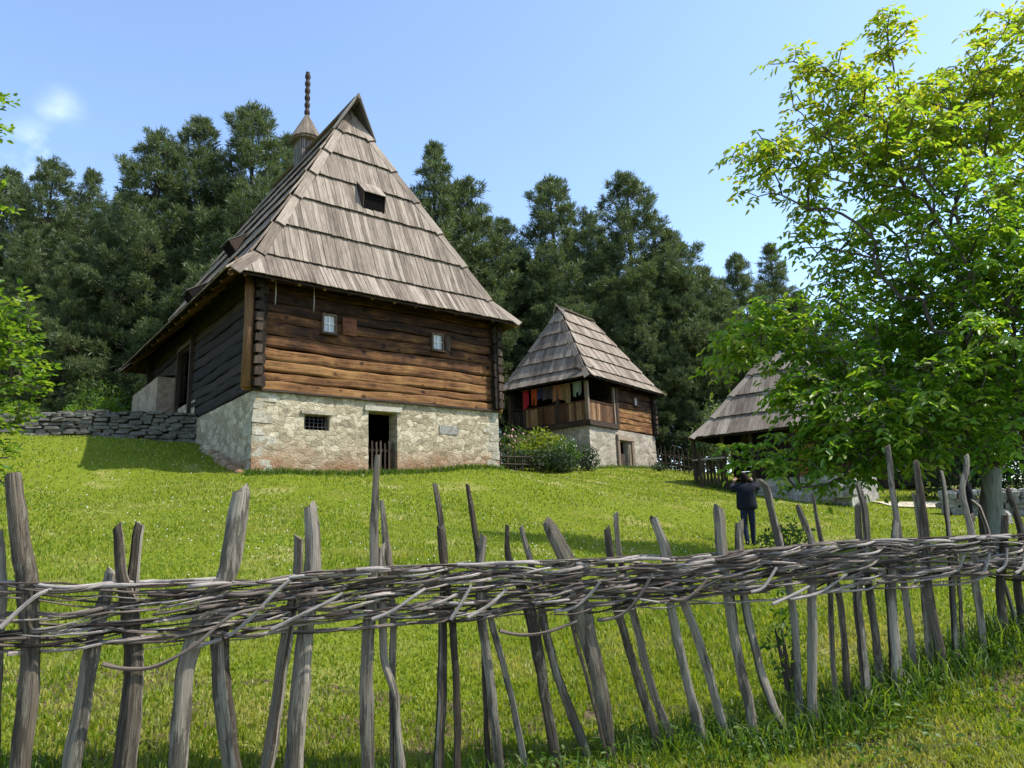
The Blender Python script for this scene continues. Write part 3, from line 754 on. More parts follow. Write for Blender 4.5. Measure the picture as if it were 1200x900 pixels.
# floor beam between cellar and logs, rafters
bm_ = MB(); bm_.box((W1/2, .03, ST+.01), (W1+.1, .26, .06), 0, jit=.01); bm_.build('sill_beam', 'dark_wood', h1)
RECT1 = (-1.0, 8.95, -.72, 13.2)
prof1 = [(0, 5.33), (.17, 6.2), (1, 13.55)]
cs1 = [0, .17, .31, .45, .585, .72, .855, 1.0]
roof1, cor1, zf1 = make_roof(h1, RECT1, prof1, 'v', 2.55, 9.95, cs1, .14, 'shingle', tip=.75, gab=.85)
roof1['label'] = 'tall weathered grey shingle roof'
rf = MB()
for k in range(13):
    u = -.55+k*.76
    rf.tube([(u, -.66, 5.30), (u, .1, 6.02)], [.06, .06], 4)
for k in range(17):
    v = .2+k*.8
    for (ua, ub) in ((-.93, -.1), (8.88, 8.05)): rf.tube([(ua, v, 5.30), (ub, v, 6.02)], [.06, .06], 4)
rf.tube([(8.2, .3, 6.0), (8.88, -.62, 5.29)], [.09, .09], 5); rf.tube([(-.2, .3, 6.0), (-.93, -.62, 5.29)], [.09, .09], 5)
rf.build('rafter', 'board', roof1)
# roof vents
def vent(parent, P, out, side, w=.62, h=.9, pr=.55, mat='shingle', tl=.72):
    """hood on the roof: P = top middle on the surface, out = horizontal outward dir, slope falls along out"""
    up = Vector((0, 0, 1)); P = Vector(P); out = Vector(out); side = Vector(side)
    v = MB()
    for k in range(3):
        a = P+side*(w*(-.5+k/3)); b = P+side*(w*(-.5+(k+.97)/3))
        f = out*pr-up*pr*tl
        tp = [a+up*.06, b+up*.06, b+f+up*.06, a+f+up*.06]; v.prism(tp, [p-up*.03 for p in tp], [(0, 0), (.2, 0), (.2, .6), (0, .6)])
    o = v.build('roof_vent', mat, parent)
    c = MB()
    for s in (-1, 1):
        a = P+side*s*w*.46; f = a+out*pr*.93-up*pr*tl*.93; l = a+out*h*.33-up*h
        tp = [a+side*s*.02, f+side*s*.02, l+side*s*.02]; c.prism(tp, [p-side*s*.03 for p in tp], [(0, 0), (.5, 0), (.5, .5)])
    c.build('cheek', 'dark_wood', o)
    d = MB(); t0 = P+out*pr*.86-up*pr*tl*.92; t1 = P+out*h*.34-up*h*.97
    d.poly([t0-side*w*.44, t0+side*w*.44, t1+side*w*.44, t1-side*w*.44]); d.build('opening', 'black', o)
def on1(face, s, g):
    c = cor1(g); ia, ib = {'f': (0, 1), 'l': (3, 0)}[face]
    return Vector((lerp(c[ia][0], c[ib][0], s), lerp(c[ia][1], c[ib][1], s), zf1(g)+.06))
vent(roof1, on1('f', .51, .60), (0, -1, 0), (1, 0, 0), w=.84, h=1.42, pr=.66, tl=1.0)
vent(roof1, on1('l', .60, .47), (-1, 0, 0), (0, 1, 0), mat='shingle_dark', w=.8, h=1.0, pr=.8, tl=.6)
vent(roof1, on1('l', .46, .30), (-1, 0, 0), (0, 1, 0), mat='shingle_dark', w=.8, h=1.0, pr=.8, tl=.6)
# chimney with conical cap and turned finial
chz = zf1(1)
ch = MB()
for k in range(9):
    for s in (-1, 1):
        ch.box((3.97+s*.36, 6.15+.075*k, chz+.05), (.03, .065, 1.5), 2); ch.box((3.67+.075*k, 6.45+s*.36, chz+.05), (.065, .03, 1.5), 2)
chim = ch.build('chimney', 'shingle_dark', h1)
cp = MB(); n_ = 22
for k in range(n_):
    a0, a1 = 2*PI*k/n_, 2*PI*(k+.94)/n_; ce = Vector((3.975, 6.45, 0)); zb, zt = chz+.62, chz+1.85
    r1 = .68
    p = [ce+Vector((math.cos(a0)*r1, math.sin(a0)*r1, zb+random.uniform(-.03, .03))), ce+Vector((math.cos(a1)*r1, math.sin(a1)*r1, zb+random.uniform(-.03, .03))), ce+Vector((math.cos(a1)*.05, math.sin(a1)*.05, zt)), ce+Vector((math.cos(a0)*.05, math.sin(a0)*.05, zt))]
    cp.prism(p, [q_-Vector((math.cos(a0)*.03, math.sin(a0)*.03, .03)) for q_ in p], [(0, 0), (.2, 0), (.2, 1.3), (0, 1.3)])
cp.tube([(3.975, 6.45, zb-.08), (3.975, 6.45, zb+.02)], [.6, .64], 20)
cp.build('cap', 'shingle', chim)
fi = MB(); pts, rad = [], []
z = chz+1.8
for k in range(37):
    pts.append((3.975, 6.45, z+k*.055)); rad.append(.06+.06*abs(math.sin(k*PI/6+.3)) if k < 36 else .09)
fi.tube(pts, rad, 10); fi.build('finial', 'dark_wood', chim, smooth=True)

# ------------------------------------------------------------------ HOUSE 2
h2 = empty('log_storehouse', tuple(H2.O), H2.a, 'small log house with open balcony and washing, beside the big house', 'house')
W2, D2 = 7.3, 5.0; S2 = 2.2
dr = (3.0, 3.95, -.3, 1.62)
b = MB(); masonry(b, (0, 0, 0), (1, 0), 0, W2, -.5, S2, (dr,), nrm=(0, 1)); reveal(b, dr, 0, .3)
masonry(b, (0, 0, 0), (0, 1), 0, D2, -.5, S2, nrm=(1, 0)); masonry(b, (W2, 0, 0), (0, 1), 0, D2, -.5, S2, nrm=(1, 0)); masonry(b, (0, D2, 0), (1, 0), 0, W2, -.5, S2, nrm=(0, 1), step=1)
sb2 = b.build('stone_base', 'stone_b', h2)
for a_ in ((W2, 0, 0, S2-.02, -1, 1), (0, 0, -.1, S2-.02, 1, 1)): q = MB(); quoins(q, *a_); q.build('corner_stones', 'stone_b', sb2)
q = MB(); q.box((3.6, 1.2, 1), (3, .05, 2.4)); q.build('cellar_dark_backing', 'black', h2)  # black sheet standing for the unlit depth behind the door
q = MB()
for u in (2.78, 4.35): q.box((u, -.05, .88), (.22, .14, 2.1), 2, jit=.015)
q.box((3.56, -.06, 1.78), (1.75, .16, .26), 0, jit=.02); dfr = q.build('door_frame', 'post_wood', h2)
q = MB()
for k in range(3): q.box((4.06+.10*k, -.02, .75), (.095, .04, 1.75), 2)
q.build('door_leaf', 'post_wood', h2)
q = MB()
for k in range(4): q.box((3.1+.2*k, .16, .35), (.17, .03, 1.2), 2)
q.build('half_door', 'dark_wood', h2)
# balcony beams, floor, posts, boards
q = MB(); q.box((1.3, -.05, S2+.14), (2.9, .22, .26), 0); q.box((-.05, 2.4, S2+.14), (.22, 5.2, .26), 1); q.box((1.3, 2.5, S2+.25), (2.5, 4.9, .05), 1); q.build('balcony_floor', 'dark_wood', h2)
for (u, v) in ((-.02, 0), (-.02, 1.85), (-.02, 4.0), (2.62, -.02), (-.02, 5.0)):
    q = MB(); q.box((u, v, S2+1.25), (.17, .17, 2.1), 2, jit=.012); q.build('balcony_post', 'post_wood' if v < .1 else 'dark_wood', h2)
q = MB()
u = .14
while u < 2.5: q.box((u, -.02, S2+.80+random.uniform(-.01, .01)), (.145, .03, .98), 2); u += .155
q.box((1.3, -.03, S2+1.30), (2.5, .09, .06), 0); q.build('balcony_boards', 'board', h2)['label'] = 'sunlit balcony boards'
q = MB(); v = .14
while v < 3.9:
    if abs(v-1.85) > .1: q.box((-.02, v, S2+.80+random.uniform(-.01, .01)), (.03, .145, .98), 2)
    v += .155
q.box((-.03, 1.95, S2+1.30), (.09, 3.9, .06), 1); q.build('balcony_boards', 'board', h2)
q = MB()
for k in range(6): q.box((-.02, 4.12+.15*k, S2+.7), (.03, .05, 1.1), 2)
q.build('balcony_gate', 'dark_wood', h2)
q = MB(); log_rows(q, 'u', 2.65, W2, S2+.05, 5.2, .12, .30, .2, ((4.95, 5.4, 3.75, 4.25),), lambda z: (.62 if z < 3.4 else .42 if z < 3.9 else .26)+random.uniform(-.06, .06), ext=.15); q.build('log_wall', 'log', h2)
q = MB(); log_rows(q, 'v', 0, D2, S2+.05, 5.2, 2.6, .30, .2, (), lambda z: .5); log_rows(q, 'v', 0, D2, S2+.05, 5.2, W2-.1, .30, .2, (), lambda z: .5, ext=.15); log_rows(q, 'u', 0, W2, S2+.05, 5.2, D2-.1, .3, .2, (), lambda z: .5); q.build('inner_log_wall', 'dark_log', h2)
q = MB()
for k in range(9): q.box((W2-.02, -.1, S2+.2+.3*k), (.2, .28, .2), 1, jit=.02)
q.build('log_ends', 'dark_wood', h2)
window(h2, 5.17, -.03, .46, .5, 4.0)
q = MB(); q.box((2.9, -.06, S2+1.2), (.22, .12, 2.3), 2, jit=.02); q.build('corner_post', 'dark_wood', h2)
RECT2 = (-.66, 7.75, -.66, 5.35)
roof2, cor2, zf2 = make_roof(h2, RECT2, [(0, S2+2.38), (.17, S2+2.98), (1, S2+7.0)], 'u', 1.45, 4.9, [0, .17, .33, .5, .67, .83, 1.0], .24, 'shingle', tip=.35, gab=.9)
rf = MB()
for k in range(11): rf.tube([(-.5+k*.8, -.6, S2+2.35), (-.5+k*.8, .3, S2+3.05)], [.05, .05], 4)
for k in range(7): rf.tube([(-.6, -.3+k*.85, S2+2.35), (.3, -.3+k*.85, S2+3.05)], [.05, .05], 4)
rf.build('rafter', 'dark_wood', roof2)
# washing on the balcony
ln = MB(); ln.tube([tuple(H2.w(-.14, v, S2+2.33-.03*math.sin(v))) for v in np.linspace(-.05, 4.1, 12)], [.008]*12, 4)
tag(ln.build('clothesline', 'rod_light'), 'thin clothesline strung along the balcony under the small house roof', 'clothesline')
def cloth(v0, w, h, colr, name, label, split=None):
    mb = MB(); n, m_ = 11, 8; ph = random.uniform(0, 6)
    def P(i, j, o):
        t, q_ = i/(n-1), j/(m_-1)
        f = .05*math.sin(t*9+ph)*(.3+q_)+.02*math.sin(t*21+q_*3)
        ww = 1-.12*q_*math.sin(ph+1)
        return tuple(H2.w(-.14+f+o, v0+w/2+(t-.5)*w*ww, S2+2.33-q_*h*(1+.12*math.sin(t*4+ph))))
    for o in (0, .012): mb.grid([[P(i, j, o) for j in range(m_)] for i in range(n)], (lambda a, b: not (split and b > split and 4 <= a <= 5)) )
    o = mb.build(name, plain(name+'_cloth', colr, .9, .1, .25, 9), smooth=True)
    tag(o, label, 'laundry', 'laundry hung on the balcony')
cloth(3.62, .38, .95, (.30, .02, .03), 'red_cloth', 'bright red cloth, farthest left of the washing on the balcony')
cloth(3.05, .42, .82, (.36, .07, .02), 'orange_cloth', 'orange cloth hanging beside the red one on the balcony', 3)
cloth(2.66, .36, .62, (.03, .035, .07), 'navy_cloth', 'short dark navy cloth next to the orange one on the balcony')
cloth(2.05, .58, .72, (.05, .04, .04), 'dark_cloth', 'wide blackish cloth in the middle of the washing line')
cloth(1.50, .5, .85, (.24, .11, .055), 'brown_cloth', 'reddish brown cloth hanging at the middle balcony post')
cloth(.92, .55, .95, (.17, .115, .05), 'olive_cloth', 'olive brown cloth hanging between the brown and pale green ones')
cloth(.22, .55, .72, (.17, .21, .145), 'pale_shirt', 'pale green shirt nearest the corner post of the balcony', 4)

# ------------------------------------------------------------------ HOUSE 3 behind the walnut
h3 = empty('stone_cottage', tuple(H3.O), H3.a, 'low shingle roofed cottage half hidden behind the leafy walnut tree', 'house')
S3 = .85
b = MB(); masonry(b, (0, 0, 0), (1, 0), 2.6, 6.4, -.6, S3, nrm=(0, 1)); masonry(b, (6.4, 0, 0), (0, 1), 0, 5, -.8, S3, nrm=(1, 0)); masonry(b, (2.6, 0, 0), (0, 1), 0, 5, -.5, S3, nrm=(1, 0)); masonry(b, (0, 5, 0), (1, 0), 0, 6.4, -.5, S3, nrm=(0, 1))
b.poly([(2.6, 0, S3), (6.4, 0, S3), (6.4, 5, S3), (2.6, 5, S3)])
for k in range(9): b.stone((3.0+k*.42, -.12+random.uniform(-.06, .06), -.05+random.uniform(0, .25)), (.55, .4, .6), random.uniform(-.3, .3))
b.build('stone_base', 'white_stone', h3)
q = MB(); q.box((5.4, .3, 1.8), (1.8, .1, 2)); q.box((3.5, .62, 1.8), (1.8, .1, 2)); q.box((2.80, 2.8, 1.8), (.05, 4.2, 2)); log_rows(q, 'u', 4.5, 6.4, S3, 2.9, .15, .24, .2, (), lambda z: .62+random.uniform(-.05, .05)); q.build('log_wall', 'log', h3)
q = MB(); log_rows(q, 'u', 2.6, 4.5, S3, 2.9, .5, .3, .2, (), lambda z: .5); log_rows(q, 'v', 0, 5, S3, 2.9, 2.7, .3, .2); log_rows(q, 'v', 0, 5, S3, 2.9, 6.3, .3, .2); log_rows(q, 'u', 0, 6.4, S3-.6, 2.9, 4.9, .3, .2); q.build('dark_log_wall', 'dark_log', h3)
for u in (.1, 1.45, 2.7, 4.45):
    q = MB(); q.box((u, .02, 1.2), (.14, .14, 3.3), 2, jit=.01); q.build('porch_post', 'dark_wood', h3)
q = MB(); q.box((.78, -.02, 1.9), (1.5, .22, .07), 0); q.build('porch_rail', MAT['rod_light'], h3)
q = MB()
for k in range(9): q.box((.15+k*.16, .05, 1.15), (.1, .03, 1.3), 2)
q.build('porch_boards', 'dark_wood', h3)
roof3, cor3, zf3 = make_roof(h3, (.22, 7.0, -.55, 5.6), [(0, 2.8), (.17, 3.3), (1, 6.6)], 'u', 2.85, 4.2, [0, .27, .52, .77, 1.0], .22, 'shingle', tip=0)

# ------------------------------------------------------------------ dry stone wall and other low walls
def stone_wall(name, A, B, hA, hB, thick, label, mat='field_stone', sz=(.40, .115), zlow=.25):
    A = np.array(A); B = np.array(B); ln = np.linalg.norm((B-A)[:2]); d = (B-A)/ln; an = math.atan2(d[1], d[0]); n = np.array([-d[1], d[0]])
    e = empty(name, (float(A[0]), float(A[1]), gz(A[0], A[1])), 0, label, 'wall'); mb = MB()
    O = np.array(e.location)
    for side in (-1, 1):
        row = 0; zrow = -zlow
        while zrow < max(hA, hB):
            s = -random.uniform(0, .3); h = sz[1]*random.uniform(.75, 1.3)
            while s < ln:
                w = sz[0]*random.uniform(.5, 1.5); t = min(1, max(0, s/ln)); H = lerp(hA, hB, t)
                if zrow+h*.5 < H:
                    p = A+d*(s+w/2)+n*side*(thick/2-.1+random.uniform(-.035, .035)); zg = gz(*(A+d*s-n*.25*np.sign(n[1]))[:2])
                    mb.stone((p[0]-O[0], p[1]-O[1], zg-O[2]+zrow+h/2+random.uniform(-.035, .035)), (w*.98, thick*.6*random.uniform(.7, 1.1), h*random.uniform(.85, 1.35)), an+random.uniform(-.12, .12), .42, .16)
                s += w
            zrow += h; row += 1
    mb.build('stones', mat, e); return e
stone_wall('dry_stone_wall', (WA[0], WA[1]), (at(-40, 513, 22)[0], at(-40, 513, 22)[1]), .98, .7, .45, 'mossy grey dry stone wall running left from the big log house')
wa, wb = at(1108, 603, 27), at(1290, 600, 24)
stone_wall('low_stone_wall', wa[:2], wb[:2], .85, 1.0, .4, 'low pale stone wall behind the walnut trunk at the right', 'white_stone', (.5, .2))
bo = MB(); p = at(1177, 612, 20); bo.stone((0, 0, .2), (.32, .4, .52), .3, .7, .08)
tag(bo.build('boulder', 'white_stone', loc=(p[0], p[1], gz(p[0], p[1])-.05)), 'small white stone standing just right of the walnut trunk', 'stone')
# pale path
pth = MB(); A = [at(px_, py_, 30) for px_, py_ in ((1030, 586), (1060, 588), (1090, 590), (1120, 592), (1150, 594))]
rows = []
for k, p in enumerate(A):
    rows.append([(p[0], p[1]-1.2+.25*w_, gz(p[0], p[1]-1.2+.25*w_)+.05) for w_ in range(9)])
pth.grid([r_ for r_ in rows]); tag(pth.build('path', plain('pale_gravel', (.42, .37, .28), .95, .1, .25, 30)), kind='structure')
# far shed on the right
p = at(1010, 578, 37); p[2] = gz(p[0], p[1])
sh = empty('shed', tuple(p), math.radians(-20), 'low dark timber shed with pale roof seen under the walnut branches', 'shed')
q = MB()
for k in range(26): q.box((.1+.2*k, 0, .7), (.19, .04, 1.5), 2)
for k in range(12): q.box((0, .1+.2*k, .7), (.04, .19, 1.5), 2); q.box((5.2, .1+.2*k, .7), (.04, .19, 1.5), 2)
q.box((2.6, 2.4, .7), (5.2, .04, 1.5), 0); q.build('plank_wall', 'dark_wood', sh)
q = MB()
for k in range(24):
    tp = [Vector((-.3+.25*k, -.5, 1.45)), Vector((-.06+.25*k, -.5, 1.45)), Vector((-.06+.25*k, 1.3, 2.3)), Vector((-.3+.25*k, 1.3, 2.3))]
    q.prism(tp, [t_-Vector((0, 0, .03)) for t_ in tp], [(0, 0), (.2, 0), (.2, 2), (0, 2)])
    tp = [Vector((-.3+.25*k, 1.3, 2.3)), Vector((-.06+.25*k, 1.3, 2.3)), Vector((-.06+.25*k, 3.0, 1.45)), Vector((-.3+.25*k, 3.0, 1.45))]
    q.prism(tp, [t_-Vector((0, 0, .03)) for t_ in tp], [(0, 0), (.2, 0), (.2, 2), (0, 2)])
q.build('roof', 'rod_light', sh)
# yard fence between the two small houses
def rail_fence(name, A, B, n, h, label, mat='dark_wood', rails=(.35, .8)):
    z0 = gz(A[0], A[1]); e = empty(name, (A[0], A[1], z0), 0, label, 'fence'); A = np.array(A[:2]); B = np.array(B[:2])
    pt = lambda t: (A+(B-A)*t)
    for k in range(n):
        p = pt(k/(n-1)); q = MB(); zz = gz(p[0], p[1])-z0
        q.tube([(p[0]-A[0], p[1]-A[1], zz-.1), (p[0]-A[0]+random.uniform(-.05, .05), p[1]-A[1], zz+h*random.uniform(.85, 1.15))], [.05, .035], 5, jit=.1); q.build('picket', mat, e)
    for r_ in rails:
        q = MB(); q.tube([(pt(t)[0]-A[0], pt(t)[1]-A[1]-.05, gz(*pt(t))-z0+r_) for t in np.linspace(-.02, 1.02, 6)], [.035]*6, 5); q.build('rail', mat, e)
a_, b_ = at(772, 550, 41), at(826, 566, 36)
rail_fence('yard_fence', a_, b_, 11, 1.25, 'dark picket fence between the balcony house and the cottage')
a_, b_ = at(586, 548, 30.5), at(676, 551, 33)
rail_fence('garden_fence', a_, b_, 12, .85, 'low dark rail fence in front of the flower bed by the balcony house', rails=(.3, .62))
ps = at(823, 578, 31); q = MB(); q.tube([(0, 0, -.1), (.02, 0, .9), (0, 0, 1.5)], [.09, .075, .07], 7, jit=.08)
tag(q.build('wooden_post', 'dark_wood', loc=(ps[0], ps[1], gz(ps[0], ps[1]))), 'short dark post standing on the lawn left of the photographing person', 'post')

# ------------------------------------------------------------------ trees
def mst_tree(base, fork, targets, alpha=.35):
    """grow branches from trunk top to every target: returns nodes, parent"""
    P = [np.array(base), np.array(fork)]; par = [-1, 0]; plen = [0, np.linalg.norm(P[1]-P[0])]
    T = targets[np.argsort(np.linalg.norm(targets-P[1], axis=1))]
    arr = np.zeros((len(T)+2, 3)); arr[0], arr[1] = P[0], P[1]; pl = np.zeros(len(T)+2); pl[1] = plen[1]; pl[0] = 1e9
    par = np.full(len(T)+2, -1); par[1] = 0; n = 2
    for t in T:
        d = np.linalg.norm(arr[:n]-t, axis=1); c = d+alpha*(pl[:n]-plen[1])+np.where(np.arange(n) == 0, 1e9, 0)
        j = int(np.argmin(c)); arr[n] = t; par[n] = j; pl[n] = pl[j]+d[j]; n += 1
    return arr, par
def skeleton(mb, arr, par, rtip, rbase, sag=.0, nmax=7):
    n = len(arr); cnt = np.zeros(n); ch = [[] for _ in range(n)]
    for i in range(n-1, 0, -1): ch[par[i]].append(i)
    order = list(range(n-1, 0, -1))
    for i in order:
        cnt[i] = max(1, sum(cnt[c] for c in ch[i])); 
    tot = max(1, sum(cnt[c] for c in ch[0])); rad = rtip+(rbase-rtip)*np.sqrt(cnt/tot); rad[0] = rbase*1.25
    for i in range(1, n):
        p = par[i]; a, b_ = arr[p], arr[i]; ln = np.linalg.norm(b_-a)
        m_ = (a+b_)/2+np.array([random.uniform(-1, 1), random.uniform(-1, 1), random.uniform(-.3, 1)])*ln*.08
        r0 = min(rad[p], rad[i]*1.35); mb.tube([a, m_, b_], [r0, (r0+rad[i])/2, rad[i]], 4 if rad[i] < .02 else nmax, cap=False)
    term = np.array([len(ch[i]) == 0 for i in range(n)])
    return rad, term
def compound_leaves(arr, par, rad, nper, ln, lw, rlen, nl=3, maxr=.03, tone_fn=None, droop=.5):
    C, D, Nn, T = [], [], [], []
    for i in range(2, len(arr)):
        if rad[i] > maxr: continue
        d = arr[i]-arr[par[i]]; dl = np.linalg.norm(d); d = d/(dl+1e-6)
        for k in range(nper):
            o = arr[i]-d*dl*(0 if k == 0 else random.uniform(0, .8))
            az = random.uniform(0, 2*PI); r_ = np.array([math.cos(az), math.sin(az), random.uniform(-.1, .7)])+d*.7; r_ /= np.linalg.norm(r_)
            L_ = rlen*random.uniform(.7, 1.2); dr = droop*random.uniform(.4, 1.3)
            side = np.cross(r_, [0, 0, 1]); side /= np.linalg.norm(side)+1e-6
            tn = tone_fn(arr[i]) if tone_fn else .5
            for q in range(nl+1):
                t = (q+.9)/(nl+.9); p = o+r_*L_*t-np.array([0, 0, 1])*dr*L_*t*t
                dirs = [(r_-np.array([0, 0, dr*1.2]))] if q == nl else [side+r_*.5-np.array([0, 0, dr*.9]), -side+r_*.5-np.array([0, 0, dr*.9])]
                for dd in dirs:
                    dd = dd+np.array([random.gauss(0, .2) for _ in range(3)]); C.append(p); D.append(dd); Nn.append(np.array([random.gauss(0, .6), random.gauss(0, .6), 1])+r_*.35); T.append(tn)
    C = np.array(C); D = unit(np.array(D)); Nn = np.array(Nn); Nn = unit(Nn-D*np.sum(Nn*D, 1)[:, None])
    k = len(C); V, F = leaf_quads(C, D, Nn, ln*rng.uniform(.65, 1.2, k), lw*rng.uniform(.7, 1.2, k))
    return V, F, np.repeat(np.array(T), 6)
def sample_lobes(lobes, n, seed):
    g = np.random.default_rng(seed); out = []
    vol = np.array([l[1][0]*l[1][1]*l[1][2]*l[2] for l in lobes]); vol = vol/vol.sum()
    for l, f in zip(lobes, vol):
        m_ = max(3, int(n*f)); p = unit(g.normal(0, 1, (m_, 3)))*(g.uniform(0, 1, m_)**(1/2.3))[:, None]
        p *= (1+.12*np.sin(p[:, :1]*7+p[:, 1:2]*5))
        out.append(np.array(l[0])+p*np.array(l[1]))
    return np.concatenate(out)

# walnut
TB = at(1163, 650, 13); TB[2] = gz(TB[0], TB[1])
PXM = 13/850
def lobe(px_, py_, Y, rx, ry, rd, w=1): return (at(px_, py_, Y), (rx*Y/850, rd, ry*Y/850), w)
lobes = [lobe(1130, 330, 13.2, 165, 190, 2.9, .66), lobe(1010, 165, 13, 100, 95, 1.4, 1.0), lobe(1040, 45, 13, 26, 52, .5, 2.2), lobe(932, 75, 12.8, 34, 38, .5, 1.6), lobe(893, 190, 12.8, 50, 45, .8, 1.4), lobe(950, 250, 12.8, 45, 55, .9, 1.0), lobe(985, 100, 12.8, 50, 45, .8, 1.0),
         lobe(890, 398, 12.6, 66, 44, 1.1, 1.1), lobe(955, 395, 12.4, 75, 62, 1.2, 1.0), lobe(860, 400, 12.4, 38, 28, .6, 1.0), lobe(965, 510, 12.2, 70, 40, 1.2, 1.0), lobe(880, 528, 12.2, 46, 20, .7, 1.0), lobe(950, 455, 12.2, 50, 40, .7, 1.5), lobe(918, 480, 12.2, 26, 34, .5, 1.4), lobe(915, 545, 12.1, 50, 16, .7, 1.2), lobe(985, 540, 12.1, 50, 24, .8, 1.1), lobe(1020, 480, 12.0, 95, 70, 1.5, 1.0),
         lobe(1190, 110, 13.4, 110, 90, 2.2, .7), lobe(1290, 280, 13.5, 130, 200, 2.6, .45), lobe(1100, 150, 13.2, 90, 75, 1.6, .75), lobe(1160, 470, 11.6, 90, 70, 1.6, .8), lobe(1160, 395, 10.3, 62, 36, .6, 1.1), lobe(1240, 430, 12.5, 90, 100, 2, .5), lobe(1345, 310, 9.8, 125, 85, 1.5, 1.0), lobe(1300, 250, 11.2, 110, 90, 1.3, .7), lobe(1090, 430, 14.6, 130, 110, 1.2, .9), lobe(1195, 45, 13, 60, 45, .8, .8), lobe(1060, 520, 13, 110, 40, 1.8, .9), lobe(960, 555, 12.0, 30, 30, .5, .9)]  # near lobe beyond the right frame edge added to shade grass behind the fence
tg = sample_lobes(lobes, 2800, 5)
wt = empty('walnut_tree', tuple(TB), 0, 'leafy walnut tree with grey trunk and bright yellow green crown', 'tree')
mbt = MB()
fork = at(1163, 548, 13)
tg = tg[tg[:, 2] > TB[2]+1.15]
arr, par = mst_tree(TB-np.array([0, 0, .2]), fork, tg, .28)
loc = np.array(TB)
arrl = arr-loc
# trunk drawn separately
pts = [lerp(arrl[0], arrl[1], t)+np.array([.02*math.sin(t*5), 0, 0]) for t in np.linspace(0, 1, 6)]
mbt.tube(pts, [.19, .16, .15, .145, .15, .17], 12, jit=.05); mbt.build('trunk', 'grey_bark', wt, smooth=True)
mbb = MB(); pp = par.copy(); rad, term = skeleton(mbb, arrl, par, .006, .14); mbb.build('limbs', 'twig', wt)
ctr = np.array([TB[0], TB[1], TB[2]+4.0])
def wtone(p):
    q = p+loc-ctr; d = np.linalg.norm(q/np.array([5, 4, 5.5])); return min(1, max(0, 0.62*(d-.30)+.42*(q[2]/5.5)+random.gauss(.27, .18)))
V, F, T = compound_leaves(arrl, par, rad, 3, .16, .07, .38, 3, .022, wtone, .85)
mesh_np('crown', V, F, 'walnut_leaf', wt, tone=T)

# broadleaf tree at the left edge
lb = at(-75, 640, 10); lb[2] = gz(lb[0], lb[1])
lt = empty('young_broadleaf_tree', tuple(lb), 0, 'young bright green broadleaf tree reaching in at the left edge', 'tree')
lobes = [lobe(-60, 400, 10, 90, 90, 1.1, 1), lobe(22, 392, 10, 24, 52, .4, 1.2), lobe(30, 440, 10, 42, 22, .4, 1.3), lobe(-10, 540, 9.8, 28, 55, .5, 1), lobe(-38, 125, 10.2, 46, 70, .6, 1.0), lobe(-90, 250, 10, 70, 120, .9, .6), lobe(5, 490, 10, 36, 24, .5, 1)]
tg = sample_lobes(lobes, 460, 9); tg = tg[tg[:, 2] > lb[2]+.4]
arr, par = mst_tree(lb-np.array([0, 0, .2]), at(-75, 540, 10), tg, .3); arr = arr-lb
mbb = MB(); rad, term = skeleton(mbb, arr, par, .005, .07); mbb.build('trunk', 'twig', lt)
V, F, T = compound_leaves(arr, par, rad, 3, .115, .068, .24, 2, .03, None, .2); mesh_np('crown', V, F, 'broad_leaf', lt)

# bushes
def bush(name, x, y, r, n, ls, mat, label, cat='shrub', group=None, flowers=None, h=None, stems=7, z=None):
    zg = gz(x, y) if z is None else z; h = h or r[2]
    e = empty(name, (x, y, zg), random.uniform(0, 6), label, cat, group)
    g = rng.normal(0, 1, (n, 3)); g = unit(g)*(rng.uniform(.25, 1, n)**.5)[:, None]
    lump = 1+.22*np.sin(g[:, 0]*6+1)*np.sin(g[:, 1]*5)+.15*np.sin(g[:, 2]*8+g[:, 0]*4)
    C = g*lump[:, None]*np.array(r)+np.array([0, 0, h*.95]); C = C[C[:, 2] > .03]; n = len(C)
    D = unit(rng.normal(0, 1, (n, 3))+np.array([0, 0, .2])); Nn = unit(rng.normal(0, .7, (n, 3))+np.array([0, 0, 1])); Nn = unit(Nn-D*np.sum(Nn*D, 1)[:, None])
    V, F = leaf_quads(C, D, Nn, ls*rng.uniform(.6, 1.3, n), ls*.5*rng.uniform(.6, 1.3, n)); mesh_np('foliage', V, F, mat, e)
    s = MB()
    for k in range(stems):
        a = random.uniform(0, 6.3); q = random.uniform(.3, .8)
        s.tube([(0, 0, -.05), (math.cos(a)*r[0]*q*.5, math.sin(a)*r[1]*q*.5, h*.7), (math.cos(a)*r[0]*q, math.sin(a)*r[1]*q, h*1.3)], [.025, .018, .006], 4)
    s.build('stem', 'twig', e)
    if flowers:
        f = MB()
        for k in range(flowers[0]):
            i = random.randrange(n); p = C[i]*1.0; p = p+unit(np.array([p-np.array([0, 0, h*.8])]))[0]*.06
            f.stone(tuple(p), (flowers[2],)*3, 0, 1, .25)
        f.build('blossoms', flowers[1], e)
    return e
p = at(597, 515, 34); bush('rose_bush', p[0], p[1], (.7, .6, .95), 900, .12, 'shrub_leaf', 'pink flowering bush beside the stone corner of the big house', flowers=(46, 'pink', .12))
p = at(612, 520, 34.5); bush('rose_bush', p[0], p[1], (.5, .5, .85), 700, .12, 'shrub_leaf', 'second pink flowering bush, left of the yellow green shrub', flowers=(40, 'pink', .12))
p = at(636, 520, 34); bush('garden_shrub', p[0], p[1], (1.15, .8, .85), 2200, .14, 'yellow_leaf', 'bright yellow green shrub in the flower bed below the balcony', z=gz(p[0], p[1])+.15)
p = at(612, 530, 33); bush('garden_shrub', p[0], p[1], (.7, .6, .6), 900, .13, 'yellow_leaf', 'low lime green plant behind the garden rail by the big house corner')
